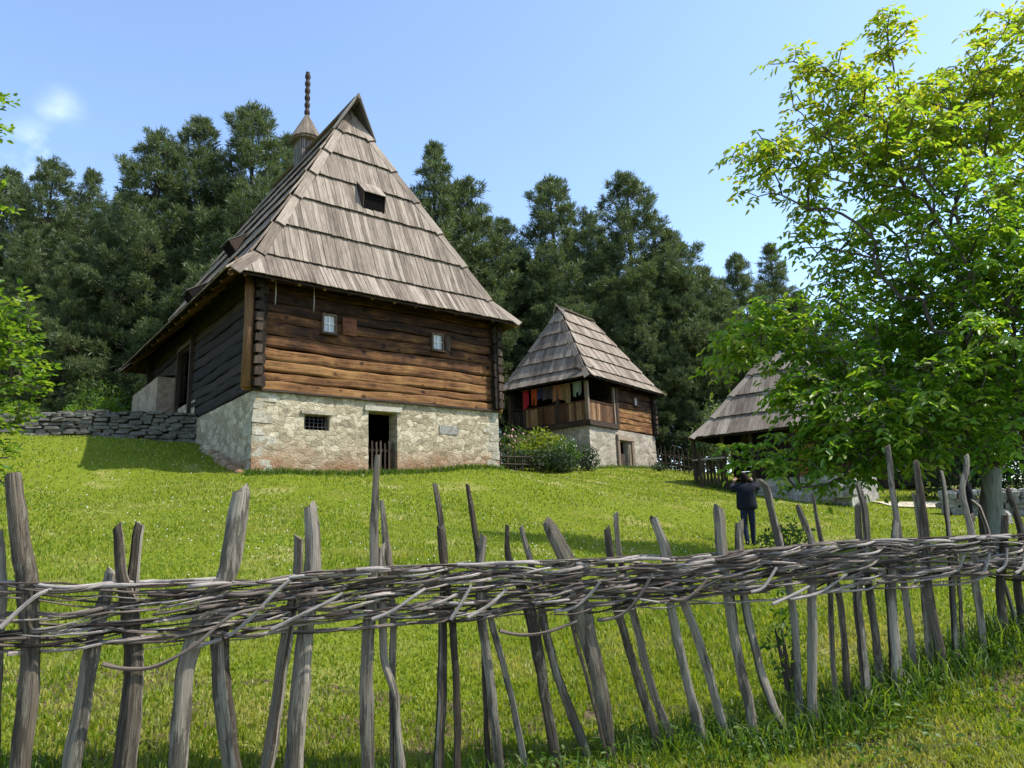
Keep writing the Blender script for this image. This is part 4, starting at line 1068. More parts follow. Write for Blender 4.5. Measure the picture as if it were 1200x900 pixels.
p = at(662, 528, 32.6); bush('garden_shrub', p[0], p[1], (1.0, .7, .75), 1700, .12, 'shrub_leaf', 'rounded mid green shrub at the right end of the flower bed', flowers=(22, 'white_petal', .06))
p = at(688, 535, 33.6); bush('garden_shrub', p[0], p[1], (.6, .5, .6), 900, .11, 'dark_leaf', 'small dark bush against the stone corner of the balcony house', flowers=(14, 'white_petal', .06))
for k, (px_, w_) in enumerate(((603, 1.0), (634, 1.0), (660, .9))):
    p = at(px_, 545, 31.6); bush('hedge_bush', p[0], p[1], (w_, .5, .52), 1500, .10, 'dark_leaf', ('dark clipped hedge bush touching the corner of the big house', 'dark hedge bush in the middle of the garden rail', 'dark hedge bush at the right end of the garden rail')[k], group='hedge in front of the flower bed', stems=4)
p = at(842, 480, 40); bush('pale_shrub', p[0], p[1], (1.5, 1.2, 1.9), 2600, .17, 'pale_leaf', 'tall pale green shrub rising behind the cottage roof edge', h=2.2)
p = at(830, 500, 41); bush('pale_shrub', p[0], p[1], (1.2, 1.0, 1.4), 1500, .16, 'shrub_leaf', 'darker green shrub below the tall pale one by the cottage', h=1.6)
for k, (px_, Y, rr, lb_) in enumerate(((85, 25.5, .5, 'small light green shrub on the terrace above the dry stone wall'), (128, 26, .7, 'yellowish shrub on the terrace near the plastered bench wall'), (118, 29, 1.6, 'taller leafy shrub at the foot of the left pines'), (22, 25, .6, 'leafy bush above the left end of the dry stone wall'))):
    p = at(px_, 480, Y); bush('terrace_shrub', p[0], p[1], (rr, rr*.8, rr*.8), int(900+900*rr), .13, 'broad_leaf' if k != 2 else 'shrub_leaf', lb_)
for k, (px_, Y, rr) in enumerate(((775, 46, 2.2), (800, 44, 1.8), (830, 45, 2.2), (600, 46, 2.6), (565, 46, 2.4))):
    p = at(px_, 540, Y); bush('forest_shrub', p[0], p[1], (rr, rr*.7, rr*.7), 1600, .2, 'dark_leaf', 'dark undergrowth shrub among the pine trunks behind the two small houses', group='undergrowth behind the small houses', h=rr*.6)
p = at(772, 548, 37.5); bush('weed_clump', p[0], p[1], (.5, .4, .25), 300, .1, 'dark_leaf', 'dark weeds at the right corner of the balcony house')
p = at(920, 626, 15); bush('weed_clump', p[0], p[1], (.7, .4, .35), 420, .1, 'shrub_leaf', 'leafy weeds on the lawn right of the photographing person', z=gz(p[0], p[1]))
p = fpt(925, 800, .45); bush('weed_plant', p[0], p[1], (.13, .13, .38), 170, .055, 'weed', 'tall thin weed growing behind the fence near the bent stake', stems=3)

# pines
def pine_proto(H, crown0, rmax, seed, ntuft=2300, pointed=.8):
    g = np.random.default_rng(seed); rnd = random.Random(seed)
    tr = MB(); pts = [(.12*math.sin(k*.9+seed)*k/8, .1*math.cos(k*.7)*k/8, H*k/8) for k in range(9)]
    tr.tube([(0, 0, -.6)]+pts[1:], [H*.0145*(1-k/8.6)+.015 for k in range(9)], 7, jit=.05)
    C, D = [], []
    z = H*crown0
    br = []
    while z < H*.99:
        t = (z-H*crown0)/(H*(1-crown0))
        R = rmax*((1-t)**pointed)*(.55+.45*min(1, t*4+.2))
        nb = rnd.choice((4, 5, 5, 6))
        a0 = rnd.uniform(0, 6.3)
        for k in range(nb):
            a = a0+2*PI*k/nb+rnd.uniform(-.3, .3); r_ = R*rnd.uniform(.5, 1.3)+.12
            rise = rnd.uniform(.1, .45)+.6*t
            b0 = np.array([0, 0, z]); b1 = b0+np.array([math.cos(a)*r_, math.sin(a)*r_, r_*rise])
            b1[2] -= (1-t)*r_*.15
            mid = (b0+b1)/2-np.array([0, 0, r_*.06]); br.append((b0, mid, b1, max(.02, .045*(1-t))))
            br_n = max(5, int(r_*12))
            for q in range(br_n):
                s = rnd.uniform(.3, 1)**.75; p = b0+(b1-b0)*s
                w_ = r_*.22*(1.2-s)+.10
                az = rnd.uniform(0, 6.3); off = np.array([math.cos(az)*w_, math.sin(az)*w_, rnd.uniform(-.25, .5)*w_+.05])
                p = p+off; C.append(p); D.append(unit(np.array([off*1.2+(b1-b0)/r_*.6+np.array([0, 0, .55])]))[0])
        z += H*.033*rnd.uniform(.8, 1.25)*(1.15-.4*t)
    C.append(np.array([0, 0, H])); D.append(np.array([0, 0, 1.]))
    for (b0, m_, b1, r_) in br: tr.tube([b0, m_, b1], [r_, r_*.7, .012], 3, cap=False)
    C = np.array(C); D = np.array(D)
    nb = 22; n = len(C)
    d = unit(np.repeat(D, nb, 0)*.75+g.normal(0, .55, (n*nb, 3))); c = np.repeat(C, nb, 0)+g.normal(0, .05, (n*nb, 3))
    ln = g.uniform(.20, .40, n*nb)[:, None]; sd_ = unit(np.cross(d, g.normal(0, 1, (n*nb, 3))))*(g.uniform(.012, .024, n*nb)[:, None])
    V = np.stack([c-sd_*.5, c+d*ln*.55-sd_, c+d*ln, c+d*ln*.55+sd_], 1).reshape(-1, 3); k = np.arange(n*nb)*4
    return tr, V, np.c_[k, k+1, k+2, k+3]
protos = []
for i, (H, c0, rm, pt_) in enumerate(((16, .14, 3.8, .8), (15, .18, 3.1, .95), (17, .12, 4.2, .75), (14, .22, 3.4, .7))):
    tr, V, F = pine_proto(H, c0, rm, 11+i, pointed=pt_)
    crown = mesh_np('crown', V, F, 'needle', link=False)
    t_ = tr.build('trunk', 'bark'); col.objects.unlink(t_)
    protos.append((H, t_, crown))
PL = 'dark green pines behind the houses'
front = [(12, 205, 41, 0, 'dark pine at the far left of the forest'), (62, 193, 39, 2, 'broad topped pine rising left of the big house, first tall one from the left'), (108, 205, 43, 1, 'slim pine right of the broad one at the left of the forest'), (148, 232, 47, 3, 'lower pine in the gap left of the tallest pine group'),
         (186, 160, 34.5, 2, 'big bushy pine forming the left shoulder of the group behind the big house'), (236, 146, 36, 0, 'tall pine in the middle of the group left of the wooden finial'), (298, 128, 36, 2, 'tallest pine, standing just left of the wooden finial'), (338, 165, 40, 1, 'pine half hidden behind the conical chimney cap'),
         (508, 172, 43, 1, 'pointed pine just right of the big roof'), (545, 222, 45, 3, 'pine on the right shoulder of the pointed one by the big roof'), (588, 262, 49, 0, 'pine in the dip between the pointed pine and the middle pines'), (645, 212, 47, 2, 'wide pine standing above the left of the balcony house'), (690, 255, 52, 1, 'narrow pine between the two tall middle pines'),
         (733, 207, 46, 2, 'tall conical pine above the right of the balcony house'), (782, 275, 47, 3, 'shorter pine on the right flank of the tall conical one'), (824, 318, 50, 1, 'small pine in the low notch left of the walnut'), (862, 303, 52, 0, 'rounded pine just left of the walnut crown'), (902, 290, 53, 1, 'pointed pine partly behind the upper left walnut branches')]
def pine(px_, py_, Y, k, label, group, sc_=None):
    H, t_, crown = protos[k]
    p = at(px_, py_, Y); z0 = gz(p[0], p[1])-.2; s = (p[2]-z0)/H
    e = empty('pine_tree', (p[0], p[1], z0), random.uniform(0, 6.3), label, 'pine tree', group)
    w_ = s*random.uniform(.95, 1.1); e.scale = (w_, w_, s)
    for o in (t_, crown):
        c = o.copy(); col.objects.link(c); c.parent = e
for (px_, py_, Y, k, lab) in front: pine(px_, py_, Y, k, lab, PL)
for i, (px_, py_, Y) in enumerate(((-35, 240, 38), (35, 275, 34), (88, 290, 33), (130, 285, 35.5), (-10, 300, 46), (45, 260, 49), (90, 262, 52), (135, 290, 54), (175, 255, 42), (215, 230, 45), (265, 220, 44), (310, 230, 47), (160, 300, 58), (20, 290, 60), (75, 310, 62))):
    pine(px_, py_, Y, i % 4, 'dark pine filling the forest left of the big log house', 'pines massed left of the big house')
for i, (px_, py_, Y) in enumerate(((525, 300, 41), (570, 320, 43), (610, 300, 53), (665, 290, 55), (710, 290, 54), (760, 300, 56), (800, 330, 45), (640, 310, 44), (690, 330, 45), (745, 320, 44), (845, 345, 47), (790, 340, 58), (620, 330, 60), (560, 310, 57), (840, 350, 60), (480, 300, 48))):
    pine(px_, py_, Y, (i+1) % 4, 'dark pine filling the forest behind the balcony house', 'pines massed behind the balcony house')
for i, (px_, py_, Y) in enumerate(((935, 345, 52), (975, 370, 50), (1020, 380, 54), (1070, 390, 50), (1120, 380, 52), (1170, 390, 50), (1230, 380, 54), (890, 380, 46))):
    pine(px_, py_, Y, i % 4, 'dark pine standing behind the walnut crown', 'pines behind the walnut tree')
# dark leafy bushes behind the low wall at the right
for i, (px_, Y, rr) in enumerate(((1000, 42, 2.4), (1060, 43, 2.6), (1120, 32, 2.0), (1165, 31, 2.2), (1215, 30, 2.4), (1030, 40, 1.8), (965, 38, 1.8))):
    p = at(px_, 560, Y); bush('broadleaf_bush', p[0], p[1], (rr, rr*.8, rr), 2600, .2, 'dark_leaf', 'dark green broadleaf bush in the shade under the walnut branches', group='bushes behind the low wall', h=rr*.9)

# ------------------------------------------------------------------ WATTLE FENCE
fb = f_line(600); fence = empty('wattle_fence', (float(fb[0]), float(fb[1]), gz(fb[0], fb[1])), 0, 'grey wattle fence of uneven stakes with a woven band of rods', 'fence')
FO = np.array(fence.location)
stakes = [
 ([(-3, 628), (0, 690), (-4, 760), (-10, 900)], [15, 18, 20, 20], .06), ([(15, 560), (22, 620), (33, 680), (36, 770), (30, 840), (24, 900)], [20, 26, 27, 24, 25, 26], -.05),
 ([(136, 620), (142, 672), (152, 720), (156, 780), (150, 840), (145, 900)], [13, 17, 26, 27, 30, 32], -.05), ([(163, 617), (157, 672), (153, 720), (152, 760)], [14, 16, 18, 16], .02), ([(131, 672), (120, 715), (106, 770), (94, 840), (84, 900)], [16, 20, 22, 23, 24], .06),
 ([(283, 577), (275, 620), (265, 672), (242, 710), (217, 785), (206, 900)], [27, 29, 30, 27, 26, 26], -.04), ([(258, 690), (256, 740), (258, 790), (272, 896)], [22, 26, 26, 25], .06),
 ([(349, 632), (348, 672), (337, 745), (325, 820), (312, 900)], [13, 15, 18, 19, 20], -.03), ([(363, 594), (367, 640), (367, 670), (357, 745), (350, 820), (345, 900)], [17, 23, 23, 23, 24, 24], .05),
 ([(442, 536), (440, 600), (437, 670), (432, 740), (430, 820), (430, 900)], [8, 11, 13, 17, 18, 18], -.05), ([(449, 590), (453, 630), (457, 655), (461, 735), (461, 820), (460, 900)], [9, 14, 13, 13, 11, 10], .05), ([(447, 643), (447, 700), (449, 772), (463, 812), (466, 850), (469, 900)], [12, 14, 12, 11, 11, 13], -.02),
 ([(510, 568), (514, 600), (519, 640), (520, 700), (518, 760), (513, 900)], [9, 10, 12, 15, 16, 17], .05), ([(515, 620), (519, 660), (530, 720), (534, 780), (536, 900)], [9, 11, 10, 10, 10], -.03),
 ([(547, 569), (553, 605), (560, 640), (563, 700)], [6, 9, 10, 9], .05), ([(566, 631), (563, 665), (565, 722), (573, 790), (580, 845), (587, 900)], [10, 13, 13, 13, 14, 14], -.05), ([(566, 680), (577, 725), (593, 790), (606, 845), (618, 900)], [10, 12, 12, 12, 13], .05),
 ([(595, 617), (596, 650), (607, 680), (620, 715), (633, 775), (643, 840), (653, 900)], [6, 9, 13, 19, 16, 14, 15], -.05), ([(612, 620), (622, 660), (632, 705), (645, 760), (660, 810), (685, 878)], [8, 10, 12, 12, 13, 15], .05),
 ([(641, 611), (652, 632), (664, 656), (681, 711), (697, 775), (708, 830), (716, 872)], [15, 21, 24, 30, 24, 20, 14], -.05), ([(660, 690), (672, 740), (690, 800), (704, 860), (709, 880)], [9, 10, 9, 9, 7], -.09),
 ([(711, 620), (716, 650), (724, 711), (745, 787), (760, 830), (773, 870)], [10, 13, 13, 13, 14, 15], -.03), ([(722, 602), (726, 645), (740, 711), (757, 779), (770, 820), (790, 872)], [9, 10, 13, 13, 14, 14], .05),
 ([(766, 607), (772, 622), (781, 645), (783, 700), (804, 790), (822, 865)], [11, 13, 14, 12, 12, 14], -.05), ([(782, 650), (800, 704), (824, 768), (838, 815), (851, 868)], [10, 14, 13, 13, 13], .05),
 ([(843, 596), (846, 640), (856, 700), (868, 780), (877, 820), (886, 866)], [17, 19, 18, 16, 16, 17], -.04), ([(866, 613), (866, 645), (874, 708), (892, 790), (908, 832), (935, 878)], [13, 14, 14, 13, 13, 13], .05),
 ([(889, 563), (897, 570), (905, 600), (915, 640), (928, 705), (935, 770), (938, 840)], [9, 11, 11, 12, 11, 10, 11], .05), ([(935, 594), (943, 612), (952, 636), (951, 700), (953, 835)], [7, 9, 9, 12, 12], -.03), ([(954, 581), (959, 610), (965, 640), (973, 692), (981, 836)], [6, 8, 10, 10, 10], .05),
 ([(976, 660), (984, 700), (990, 760), (996, 830)], [9, 11, 11, 12], .02), ([(1006, 569), (1013, 600), (1015, 640), (1005, 690), (1010, 760), (1016, 826)], [7, 9, 10, 11, 11, 12], -.04), ([(1004, 593), (1007, 640), (1019, 690), (1026, 750), (1033, 826)], [8, 10, 11, 11, 12], .05),
 ([(1040, 525), (1044, 560), (1050, 600), (1056, 640), (1058, 680), (1067, 740), (1074, 806)], [8, 9, 9, 10, 10, 10, 12], .05), ([(1049, 615), (1048, 650), (1044, 690), (1047, 750), (1052, 818)], [8, 12, 13, 14, 16], -.04),
 ([(1074, 542), (1080, 585), (1084, 632), (1086, 680), (1098, 740), (1108, 798)], [9, 12, 14, 13, 13, 14], -.04), ([(1072, 582), (1076, 605), (1080, 632), (1082, 680), (1088, 740), (1092, 800)], [5, 6, 8, 10, 11, 12], .05),
 ([(1103, 553), (1107, 590), (1111, 632), (1115, 680), (1117, 740), (1119, 790)], [8, 10, 10, 12, 12, 13], .03), ([(1120, 650), (1124, 690), (1128, 740), (1132, 782)], [9, 9, 9, 10], -.04),
 ([(1132, 535), (1132, 552), (1127, 570), (1134, 605), (1141, 632), (1142, 680), (1150, 730), (1156, 776)], [8, 9, 9, 9, 11, 11, 10, 10], -.03), ([(1137, 607), (1138, 640)], [11, 12], .05), ([(1141, 588), (1148, 594), (1155, 612), (1161, 632)], [6, 8, 8, 8], .05),
 ([(1178, 604), (1177, 640), (1171, 690), (1176, 730), (1181, 768)], [10, 11, 12, 12, 12], -.04), ([(1182, 575), (1190, 600), (1197, 630), (1192, 680), (1197, 720), (1202, 760)], [9, 10, 11, 11, 11, 12], .05),
 ([(1215, 560), (1220, 620), (1226, 690), (1232, 755)], [9, 11, 12, 13], -.04), ([(1245, 580), (1248, 640), (1256, 750)], [9, 11, 12], .05), ([(1275, 555), (1282, 640), (1290, 745)], [9, 11, 12], -.03),
 ([(-45, 600), (-40, 700), (-50, 900)], [16, 20, 22], -.04), ([(-90, 580), (-85, 700), (-80, 900)], [18, 20, 22], .05)]
for si, (pts, ws, off) in enumerate(stakes):
    rs = random.Random(si); off = off*.45+.018
    q = [fpt(px_, py_, off) for px_, py_ in pts]
    rad = [w_*fY(p_[0])/850/2 for w_, p_ in zip(ws, pts)]
    if len(pts) > 3:     # run into the ground
        d = q[-1]-q[-2]; d = d/np.linalg.norm(d); zg = gz(q[-1][0], q[-1][1])
        if d[2] < -.3: q.append(q[-1]+d*max(.12, (q[-1][2]-zg)/-d[2]+.12)); rad.append(rad[-1]*1.02)
    # smooth refine
    Q, Rr = [], []
    m_ = len(q); tt = np.arange(m_)
    dist = np.r_[0, np.cumsum([np.linalg.norm(q[i+1]-q[i]) for i in range(m_-1)])]
    ns = max(5, int(dist[-1]/.055))
    for s_ in np.linspace(0, dist[-1], ns):
        i = min(m_-2, int(np.searchsorted(dist, s_, side='right')-1)); t = (s_-dist[i])/(dist[i+1]-dist[i])
        p0, p1, p2, p3 = q[max(i-1, 0)], q[i], q[i+1], q[min(i+2, m_-1)]
        c = .5*((2*p1)+(-p0+p2)*t+(2*p0-5*p1+4*p2-p3)*t*t+(-p0+3*p1-3*p2+p3)*t**3)
        c = lerp(c, lerp(p1, p2, t), .35)
        c = c+np.array([.004*math.sin(s_*7+si)+.0015*math.sin(s_*23+si*3)+rs.gauss(0, .0006), rs.gauss(0, .0006), 0]); Q.append(c-FO); Rr.append(lerp(rad[i], rad[i+1], t)*.88*rs.uniform(.98, 1.02)*(1+.05*math.sin(s_*13+si)+.03*math.sin(s_*31+si*2)))
    kk = rs.choice((.4, .65, .85, .95)); e_ = (Q[0]-Q[1]); Q = [Q[0]+e_*rs.uniform(.15, .5)]+Q; Rr = [Rr[0]*kk]+Rr
    mb = MB(); nsid = 14
    # split, irregular cross-section kept along the stake
    nc = rs.choice((3, 4, 4, 5, 6)); cs_ = sorted((k+rs.uniform(-.3, .3))*2*PI/nc for k in range(nc)); prof_ = []
    for j in range(nsid):       # radius of a random split-wood polygon
        a = 2*PI*j/nsid; best = 9
        for k in range(nc):
            a0_, a1_ = cs_[k], cs_[(k+1) % nc]+(2*PI if k == nc-1 else 0)
            aa = a if a >= cs_[0] else a+2*PI
            if a0_ <= aa <= a1_:
                hm = (a0_+a1_)/2; best = math.cos((a1_-a0_)/2)/max(.2, math.cos(aa-hm))
        prof_.append(max(.5, min(1.15, best*1.1)))
    if rs.random() < .5: prof_[rs.randrange(nsid)] *= .55
    mb.tube(Q, Rr, nsid, flat=rs.uniform(.6, .95), ang=rs.uniform(0, 6), jit=.02)
    n0 = len(Q)
    for k in range(n0):
        c = np.array(Q[k]); tw = .25*math.sin(k*.12+si)
        for j in range(nsid):
            vi = k*nsid+j; v_ = np.array(mb.v[vi]); f_ = lerp(prof_[j], prof_[(j+1) % nsid], .5+.5*math.sin(tw)); mb.v[vi] = tuple(c+(v_-c)*f_)
    # slanted axe cut on top
    sl = rs.uniform(-1.3, 1.3)
    for j in range(nsid):
        v_ = np.array(mb.v[j]); v_[2] += (v_[0]-Q[0][0])*sl; mb.v[j] = tuple(v_)
    so_ = mb.build('stake', 'stake', fence, smooth=True); so_.data.set_sharp_from_angle(angle=.5)

# woven band
xsF = np.linspace(-130, 1310, 240); LF = np.array([f_line(a) for a in xsF]); sF = np.r_[0, np.cumsum(np.linalg.norm(np.diff(LF, axis=0), axis=1))]
def along(s): return np.array([np.interp(s, sF, LF[:, k]) for k in range(3)])
def nrm_at(s):
    d = along(s+.05)-along(s-.05); d = d/np.linalg.norm(d); return np.array([d[1], -d[0], 0])   # towards the camera
SL = sF[-1]
def rod(s0, ln, lane, slope, r0, r1, wave, ph, rs, bow=0.0):
    n = max(8, int(ln/.06)); P, Rd = [], []
    for k in range(n+1):
        t = k/n; s = s0+ln*t
        if s < 0 or s > SL: continue
        c = along(s); nn = nrm_at(s)
        lat = .02+wave*math.sin(s*2*PI/.58+ph)+.012*math.sin(s*11+ph*3)
        z = lane+slope*(t-.5)*ln+bow*(t-.5)**2*4+.007*math.sin(s*7+ph*2)+.006*math.sin(s*15+ph*2)
        z = max(-.160, min(.152, z))
        P.append(c+nn*lat+np.array([0, 0, z])-FO); Rd.append(lerp(r0, r1, t)*rs.uniform(.9, 1.1))
    return P, Rd
stuffmb = MB(); made = 0
NR = 210
for i in range(NR):
    rs = random.Random(1000+i)
    ln = rs.uniform(.9, 2.4); s0 = rs.uniform(-.6, SL-.3)
    lane = -.128+.265*((i*0.61803) % 1)+rs.gauss(0, .008)
    thick = rs.uniform(.0045, .0125); flip = rs.random() < .5
    layer = rs.choice((-1, 1))
    P, Rd = rod(s0, ln, lane, rs.gauss(.05, .085), thick*(1 if not flip else .5), thick*(.5 if not flip else 1), .055*rs.uniform(.6, 1.2)*layer, rs.uniform(-.8, .8), rs, rs.gauss(0, .035))
    if len(P) < 5: continue
    vis = i < 74
    if vis:
        mb = MB(); mb.tube(P, Rd, 7, jit=.06); mb.build('woven_rod', smooth=True, parent=fence, mat='rod' if rs.random() < .75 else 'rod_light')
    else: stuffmb.tube(P, Rd, 6, jit=.06)
for i in range(10):   # long smooth top rail rods
    rs = random.Random(2000+i); P, Rd = rod(-.2+i*.72, rs.uniform(1.3, 1.9), .130+rs.uniform(-.012, .018), rs.uniform(-.02, .03), .012, .008, .045*(-1)**i, 0, rs)
    if len(P) > 4: mb = MB(); mb.tube(P, Rd, 8, jit=.04); mb.build('woven_rod', 'rod_light', fence, smooth=True)
so = stuffmb.build('woven_rods', 'rod', fence); so['kind'] = 'stuff'
# slanting binders that cross the front of the band
bind = [[(120, 778), (150, 784), (185, 780), (230, 755), (270, 722), (310, 712)], [(225, 758), (262, 748), (290, 728), (322, 695), (340, 680)], [(318, 738), (350, 722), (385, 705), (402, 695)], [(436, 726), (462, 715), (486, 698), (498, 690)], [(528, 726), (540, 708), (552, 686)], [(548, 724), (575, 708), (594, 690)],
        [(585, 739), (610, 744), (640, 741), (676, 728)], [(650, 716), (672, 712), (690, 698), (703, 682)], [(700, 727), (725, 722), (745, 705), (765, 672)], [(785, 702), (800, 703), (815, 694), (830, 678)], [(880, 694), (895, 688), (910, 665)], [(905, 708), (930, 697), (948, 687)], [(925, 702), (950, 698), (968, 690), (992, 673)], [(1028, 682), (1050, 680), (1068, 668), (1074, 655)], [(1105, 673), (1122, 668), (1130, 650)], [(1146, 672), (1154, 668), (1160, 648)], [(1168, 670), (1178, 662), (1180, 642)], [(1190, 672), (1198, 665), (1200, 648)], [(0, 736), (40, 700), (62, 690)]]
for i, pts in enumerate(bind):
    q = [np.array(fpt(px_, py_, -.085+.03*math.sin(k+i)))-FO for k, (px_, py_) in enumerate(pts)]
    Q = []
    for k in range(len(q)-1):
        for t in np.linspace(0, 1, 5)[:-1]:
            p0, p1, p2, p3 = q[max(k-1, 0)], q[k], q[k+1], q[min(k+2, len(q)-1)]
            Q.append(.5*((2*p1)+(-p0+p2)*t+(2*p0-5*p1+4*p2-p3)*t*t+(-p0+3*p1-3*p2+p3)*t**3))
    Q.append(q[-1]); n = len(Q)
    mb = MB(); mb.tube(Q, [lerp(.011, .0085, k/n)*(1+.08*math.sin(k*1.7)) for k in range(n)], 8, jit=.05); mb.build('woven_rod', 'rod_light' if i not in (0, 6, 8, 9, 13) else 'rod', fence)

# ------------------------------------------------------------------ people
def skin_obj(name, verts, edges, radii, mat, parent, sub=2):
    me = bpy.data.meshes.new(name); me.from_pydata(verts, edges, []); o = bpy.data.objects.new(name, me); col.objects.link(o); o.parent = parent
    me.materials.append(mat)
    sm = o.modifiers.new('skin', 'SKIN'); sm.use_smooth_shade = True
    for k, r_ in enumerate(radii): me.skin_vertices[0].data[k].radius = r_ if isinstance(r_, tuple) else (r_, r_)
    me.skin_vertices[0].data[0].use_root = True
    su = o.modifiers.new('sub', 'SUBSURF'); su.levels = sub; su.render_levels = sub
    return o
SKIN = plain('skin', (.42, .25, .18), .6); HAIR = plain('dark_hair', (.010, .007, .006), .9, .1); JACK = plain('navy_jacket', (.009, .011, .020), .85, .2, .3, 30); JEAN = plain('dark_jeans', (.013, .018, .042), .85, .2, .35, 40); BLK = plain('black_cloth', (.008, .008, .010), .85, .2, .3, 30); SHOE = plain('dark_shoe', (.02, .018, .018), .6); PHONE = plain('phone_case', (.012, .012, .014), .3)
def head(parent, z, x=0, y=0, s=1.0, mat=SKIN):
    """head facing +y"""
    mb = MB(); n, m_ = 16, 12; P = []
    for i in range(m_+1):
        la = -PI/2+PI*i/m_; row = []
        for j in range(n+1):
            lo = 2*PI*j/n; cx, cy, cz = math.cos(la)*math.sin(lo), math.cos(la)*math.cos(lo), math.sin(la)
            r_ = 1.0
            if cz < 0: r_ -= .16*(-cz)*(1-abs(cy)*.3)
            px_, py_, pz_ = cx*.077*r_, cy*.097*r_, cz*.118
            if cy > .8 and -.35 < cz < .1: py_ += .018*(1-abs(cx)*4 if abs(cx) < .25 else 0)
            if cy > .7 and abs(cz-.05) < .15 and .2 < abs(cx) < .5: py_ -= .008
            row.append((x+px_*s, y+py_*s, z+pz_*s))
        P.append(row)
    mb.grid(P); 
    for sx_ in (-1, 1): mb.stone((x+sx_*.079*s, y-.005, z-.005), (.022, .04, .06), 0, .9, .05)
    return mb.build('head', mat, parent, smooth=True)
def hair(parent, z, x=0, y=0, s=1.0, low=-.35):
    mb = MB(); n, m_ = 18, 9; P = []
    for i in range(m_+1):
        row = []
        for j in range(n+1):
            lo = 2*PI*j/n; cyl = math.cos(lo); mn = low*PI/2 if cyl < .3 else .28*PI/2
            la = lerp(mn, PI/2, i/m_); k = 1.08+random.uniform(-.02, .02)
            row.append((x+math.cos(la)*math.sin(lo)*.08*k*s, y-.006+math.cos(la)*cyl*.10*k*s, z+.006+math.sin(la)*.122*k*s))
        P.append(row)
    mb.grid(P); return mb.build('hair', HAIR, parent, smooth=True)
def hand(parent, wrist, fwd, up, s=1.0, name='hand'):
    w_ = Vector(wrist); f_ = Vector(fwd).normalized(); u_ = Vector(up).normalized(); sd_ = f_.cross(u_).normalized()
    mb = MB(); pc = w_+f_*.045*s
    mb.tube([w_, pc, w_+f_*.085*s], [.026*s, .036*s, .036*s], 8, flat=.45)
    for k in range(4):
        b0 = w_+f_*.082*s+u_*((k-1.5)*.019*s); L_ = (.058, .068, .064, .05)[k]*s
        mb.tube([b0, b0+f_*L_*.5+sd_*.006, b0+f_*L_*.75+sd_*.03*s, b0+f_*L_*.7+sd_*.05*s], [.0095*s, .009*s, .008*s, .0065*s], 6)
    b0 = w_+f_*.03*s+u_*.03*s; mb.tube([b0, b0+(f_+u_*.9).normalized()*.035*s, b0+(f_+u_*.5).normalized()*.06*s+sd_*.015], [.012*s, .0105*s, .008*s], 6)
    return mb.build(name, SKIN, parent, smooth=True)
# person taking a photo, seen from behind
pp_ = at(880, 638, 17.5); pz = gz(pp_[0], pp_[1]); 
pe = empty('person', (pp_[0], pp_[1], pz), math.radians(-12), 'person in a dark navy jacket and jeans, both arms raised, photographing the cottage', 'person')
K = 1.0
v_ = [(0, 0, .88), (0, 0, 1.05), (0, .01, 1.25), (0, .01, 1.40), (0, .02, 1.47), (0, .02, 1.54),
      (-.085, 0, .84), (-.10, -.03, .47), (-.08, -.16, .09), (-.08, -.02, .045),
      (.085, 0, .84), (.09, .04, .47), (.07, .04, .08), (.08, .17, .045)]
e_ = [(0, 1), (1, 2), (2, 3), (3, 4), (4, 5), (0, 6), (6, 7), (7, 8), (8, 9), (0, 10), (10, 11), (11, 12), (12, 13)]
r_ = [(.15, .115), (.145, .10), (.165, .105), (.12, .085), (.055, .055), (.05, .05), (.09, .09), (.062, .062), (.042, .045), (.036, .036), (.09, .09), (.062, .062), (.042, .045), (.036, .036)]
r_ = [(a*1.2, b_*1.2) if i not in (4, 5) else (a, b_) for i, (a, b_) in enumerate(r_)]
bd = skin_obj('body', v_, e_, r_, JEAN, pe)
jv = [(0, 0, .80), (0, 0, .98), (0, .0, 1.22), (0, .01, 1.38), (0, .02, 1.45),
      (-.18, .01, 1.39), (-.33, .06, 1.33), (-.24, .26, 1.50), (.18, .01, 1.39), (.33, .06, 1.34), (.22, .27, 1.51)]
je = [(0, 1), (1, 2), (2, 3), (3, 4), (3, 5), (5, 6), (6, 7), (3, 8), (8, 9), (9, 10)]
jr = [(.30, .20), (.255, .175), (.25, .16), (.17, .12), (.07, .07), (.11, .10), (.09, .09), (.062, .062), (.11, .10), (.09, .09), (.062, .062)]
jk = skin_obj('jacket', jv, je, jr, JACK, pe)
head(pe, 1.60, 0, .03); hair(pe, 1.60, 0, .03, 1.05, -.75)
hand(pe, (-.225, .29, 1.53), (.35, .25, .9), (.6, .0, .2)); hand(pe, (.205, .30, 1.54), (-.35, .25, .9), (-.6, 0, .2))
ph_ = MB(); ph_.box((0, 0, 0), (.15, .009, .075)); 
tag(ph_.build('phone', PHONE, loc=tuple(np.array((pp_[0], pp_[1], pz))+np.array((-.0+.08, .40, 1.64)))), 'dark phone held up by the person in the navy jacket', 'phone')
for (x_, y_) in ((-.08, -.06), (.08, .12)):
    s = MB(); s.stone((x_, y_+.02, .04), (.10, .27, .10), 0, .75, .02); s.build('shoe', SHOE, pe, smooth=True)
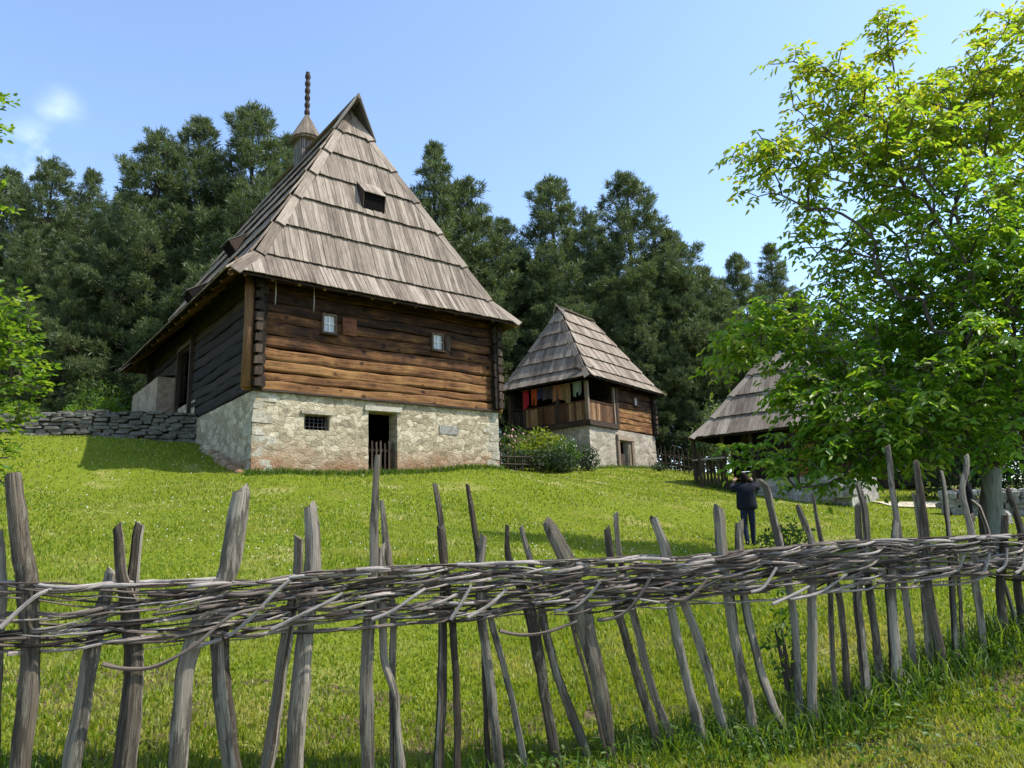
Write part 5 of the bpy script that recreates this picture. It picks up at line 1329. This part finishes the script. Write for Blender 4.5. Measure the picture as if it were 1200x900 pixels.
# person in black behind the stakes
pp_ = at(1141, 612, 24); pz = gz(pp_[0], pp_[1])
pe = empty('person', (pp_[0], pp_[1], pz), math.radians(60), 'person in black clothes standing behind the fence beside the walnut trunk', 'person')
v2 = [(0, 0, .88), (0, .0, 1.05), (0, .02, 1.25), (0, .03, 1.40), (0, .05, 1.47), (0, .06, 1.54), (-.085, 0, .84), (-.09, .03, .47), (-.09, -.02, .08), (-.09, .11, .045), (.085, 0, .84), (.09, .05, .47), (.08, -.02, .08), (.08, .11, .045)]
skin_obj('body', v2, e_, r_, BLK, pe)
jv = [(0, 0, .62), (0, 0, .95), (0, .02, 1.22), (0, .03, 1.38), (0, .04, 1.45), (-.18, .03, 1.38), (-.22, .02, 1.10), (-.19, .16, .92), (.18, .03, 1.38), (.23, .06, 1.12), (.15, .27, 1.12)]
skin_obj('coat', jv, je, [(.19, .15), (.18, .13), (.19, .125), (.14, .10), (.07, .07), (.08, .08), (.062, .062), (.05, .05), (.08, .08), (.062, .062), (.05, .05)], BLK, pe)
head(pe, 1.60, 0, .07); hair(pe, 1.60, 0, .07, 1.05, -.6)
hand(pe, (-.19, .20, .90), (.1, .8, -.5), (0, .3, .9)); hand(pe, (.14, .31, 1.12), (-.2, .9, .1), (0, .2, .9))
for x_ in (-.09, .08):
    s = MB(); s.stone((x_, .04, .04), (.10, .27, .10), 0, .75, .02); s.build('shoe', SHOE, pe, smooth=True)

# ------------------------------------------------------------------ light
EL = math.radians(54); AZ = math.radians(96)          # azimuth clockwise from +Y
sun = bpy.data.lights.new('sun', 'SUN'); sun.energy = 2.9; sun.angle = math.radians(.53); sun.color = (1, .95, .87)
so = bpy.data.objects.new('sun', sun); col.objects.link(so)
sd3 = Vector((math.sin(AZ)*math.cos(EL), math.cos(AZ)*math.cos(EL), math.sin(EL)))
so.rotation_euler = sd3.to_track_quat('Z', 'Y').to_euler(); so.location = (20, 0, 40)
w = bpy.data.worlds.new('World'); sc.world = w; w.use_nodes = True; nt = w.node_tree; nt.nodes.clear()
out = N(nt, 'ShaderNodeOutputWorld'); bg = N(nt, 'ShaderNodeBackground'); bg.inputs['Strength'].default_value = .15
sky = N(nt, 'ShaderNodeTexSky', sky_type='NISHITA'); sky.sun_disc = False; sky.sun_elevation = EL; sky.sun_rotation = AZ; sky.altitude = 900; sky.air_density = 1.0; sky.dust_density = 1.1; sky.ozone_density = 1.2
# thin wisps of cloud low in the west
tc = N(nt, 'ShaderNodeTexCoord').outputs['Generated']
def blob(px_, py_, r0, r1):
    d = FW+RR*(px_-600)/FOC+UU*(450-py_)/FOC; d = d/np.linalg.norm(d)
    dn = N(nt, 'ShaderNodeVectorMath', operation='DISTANCE'); L(nt, tc, dn.inputs[0]); dn.inputs[1].default_value = tuple(d)
    mr = N(nt, 'ShaderNodeMapRange', interpolation_type='SMOOTHSTEP'); L(nt, dn.outputs['Value'], mr.inputs[0]); mr.inputs[1].default_value = r0; mr.inputs[2].default_value = r1; mr.inputs[3].default_value = 1; mr.inputs[4].default_value = 0
    return mr.outputs[0]
cn = noise(nt, mapping(nt, tc, (9, 9, 13)), 1.5, 7, .55, .1)
msk = math_(nt, 'MAXIMUM', blob(42, 190, .01, .06), math_(nt, 'MULTIPLY', blob(70, 128, .0, .034), .7))
cl = math_(nt, 'MULTIPLY', ramp(nt, cn, [(0, (0, 0, 0)), (.42, (0, 0, 0)), (.7, (1, 1, 1)), (1, (1, 1, 1))]), msk)
cc = mixc(nt, math_(nt, 'MULTIPLY', cl, .38), sky.outputs[0], (5.5, 6.0, 6.8))
L(nt, cc, bg.inputs['Color']); L(nt, bg.outputs[0], out.inputs['Surface'])
sc.view_settings.view_transform = 'Standard'; sc.view_settings.look = 'None'; sc.view_settings.exposure = 1.3; sc.view_settings.gamma = 1; sc.view_settings.use_curve_mapping = False
sc.cycles.max_bounces = 8; sc.cycles.transmission_bounces = 4; sc.cycles.diffuse_bounces = 4
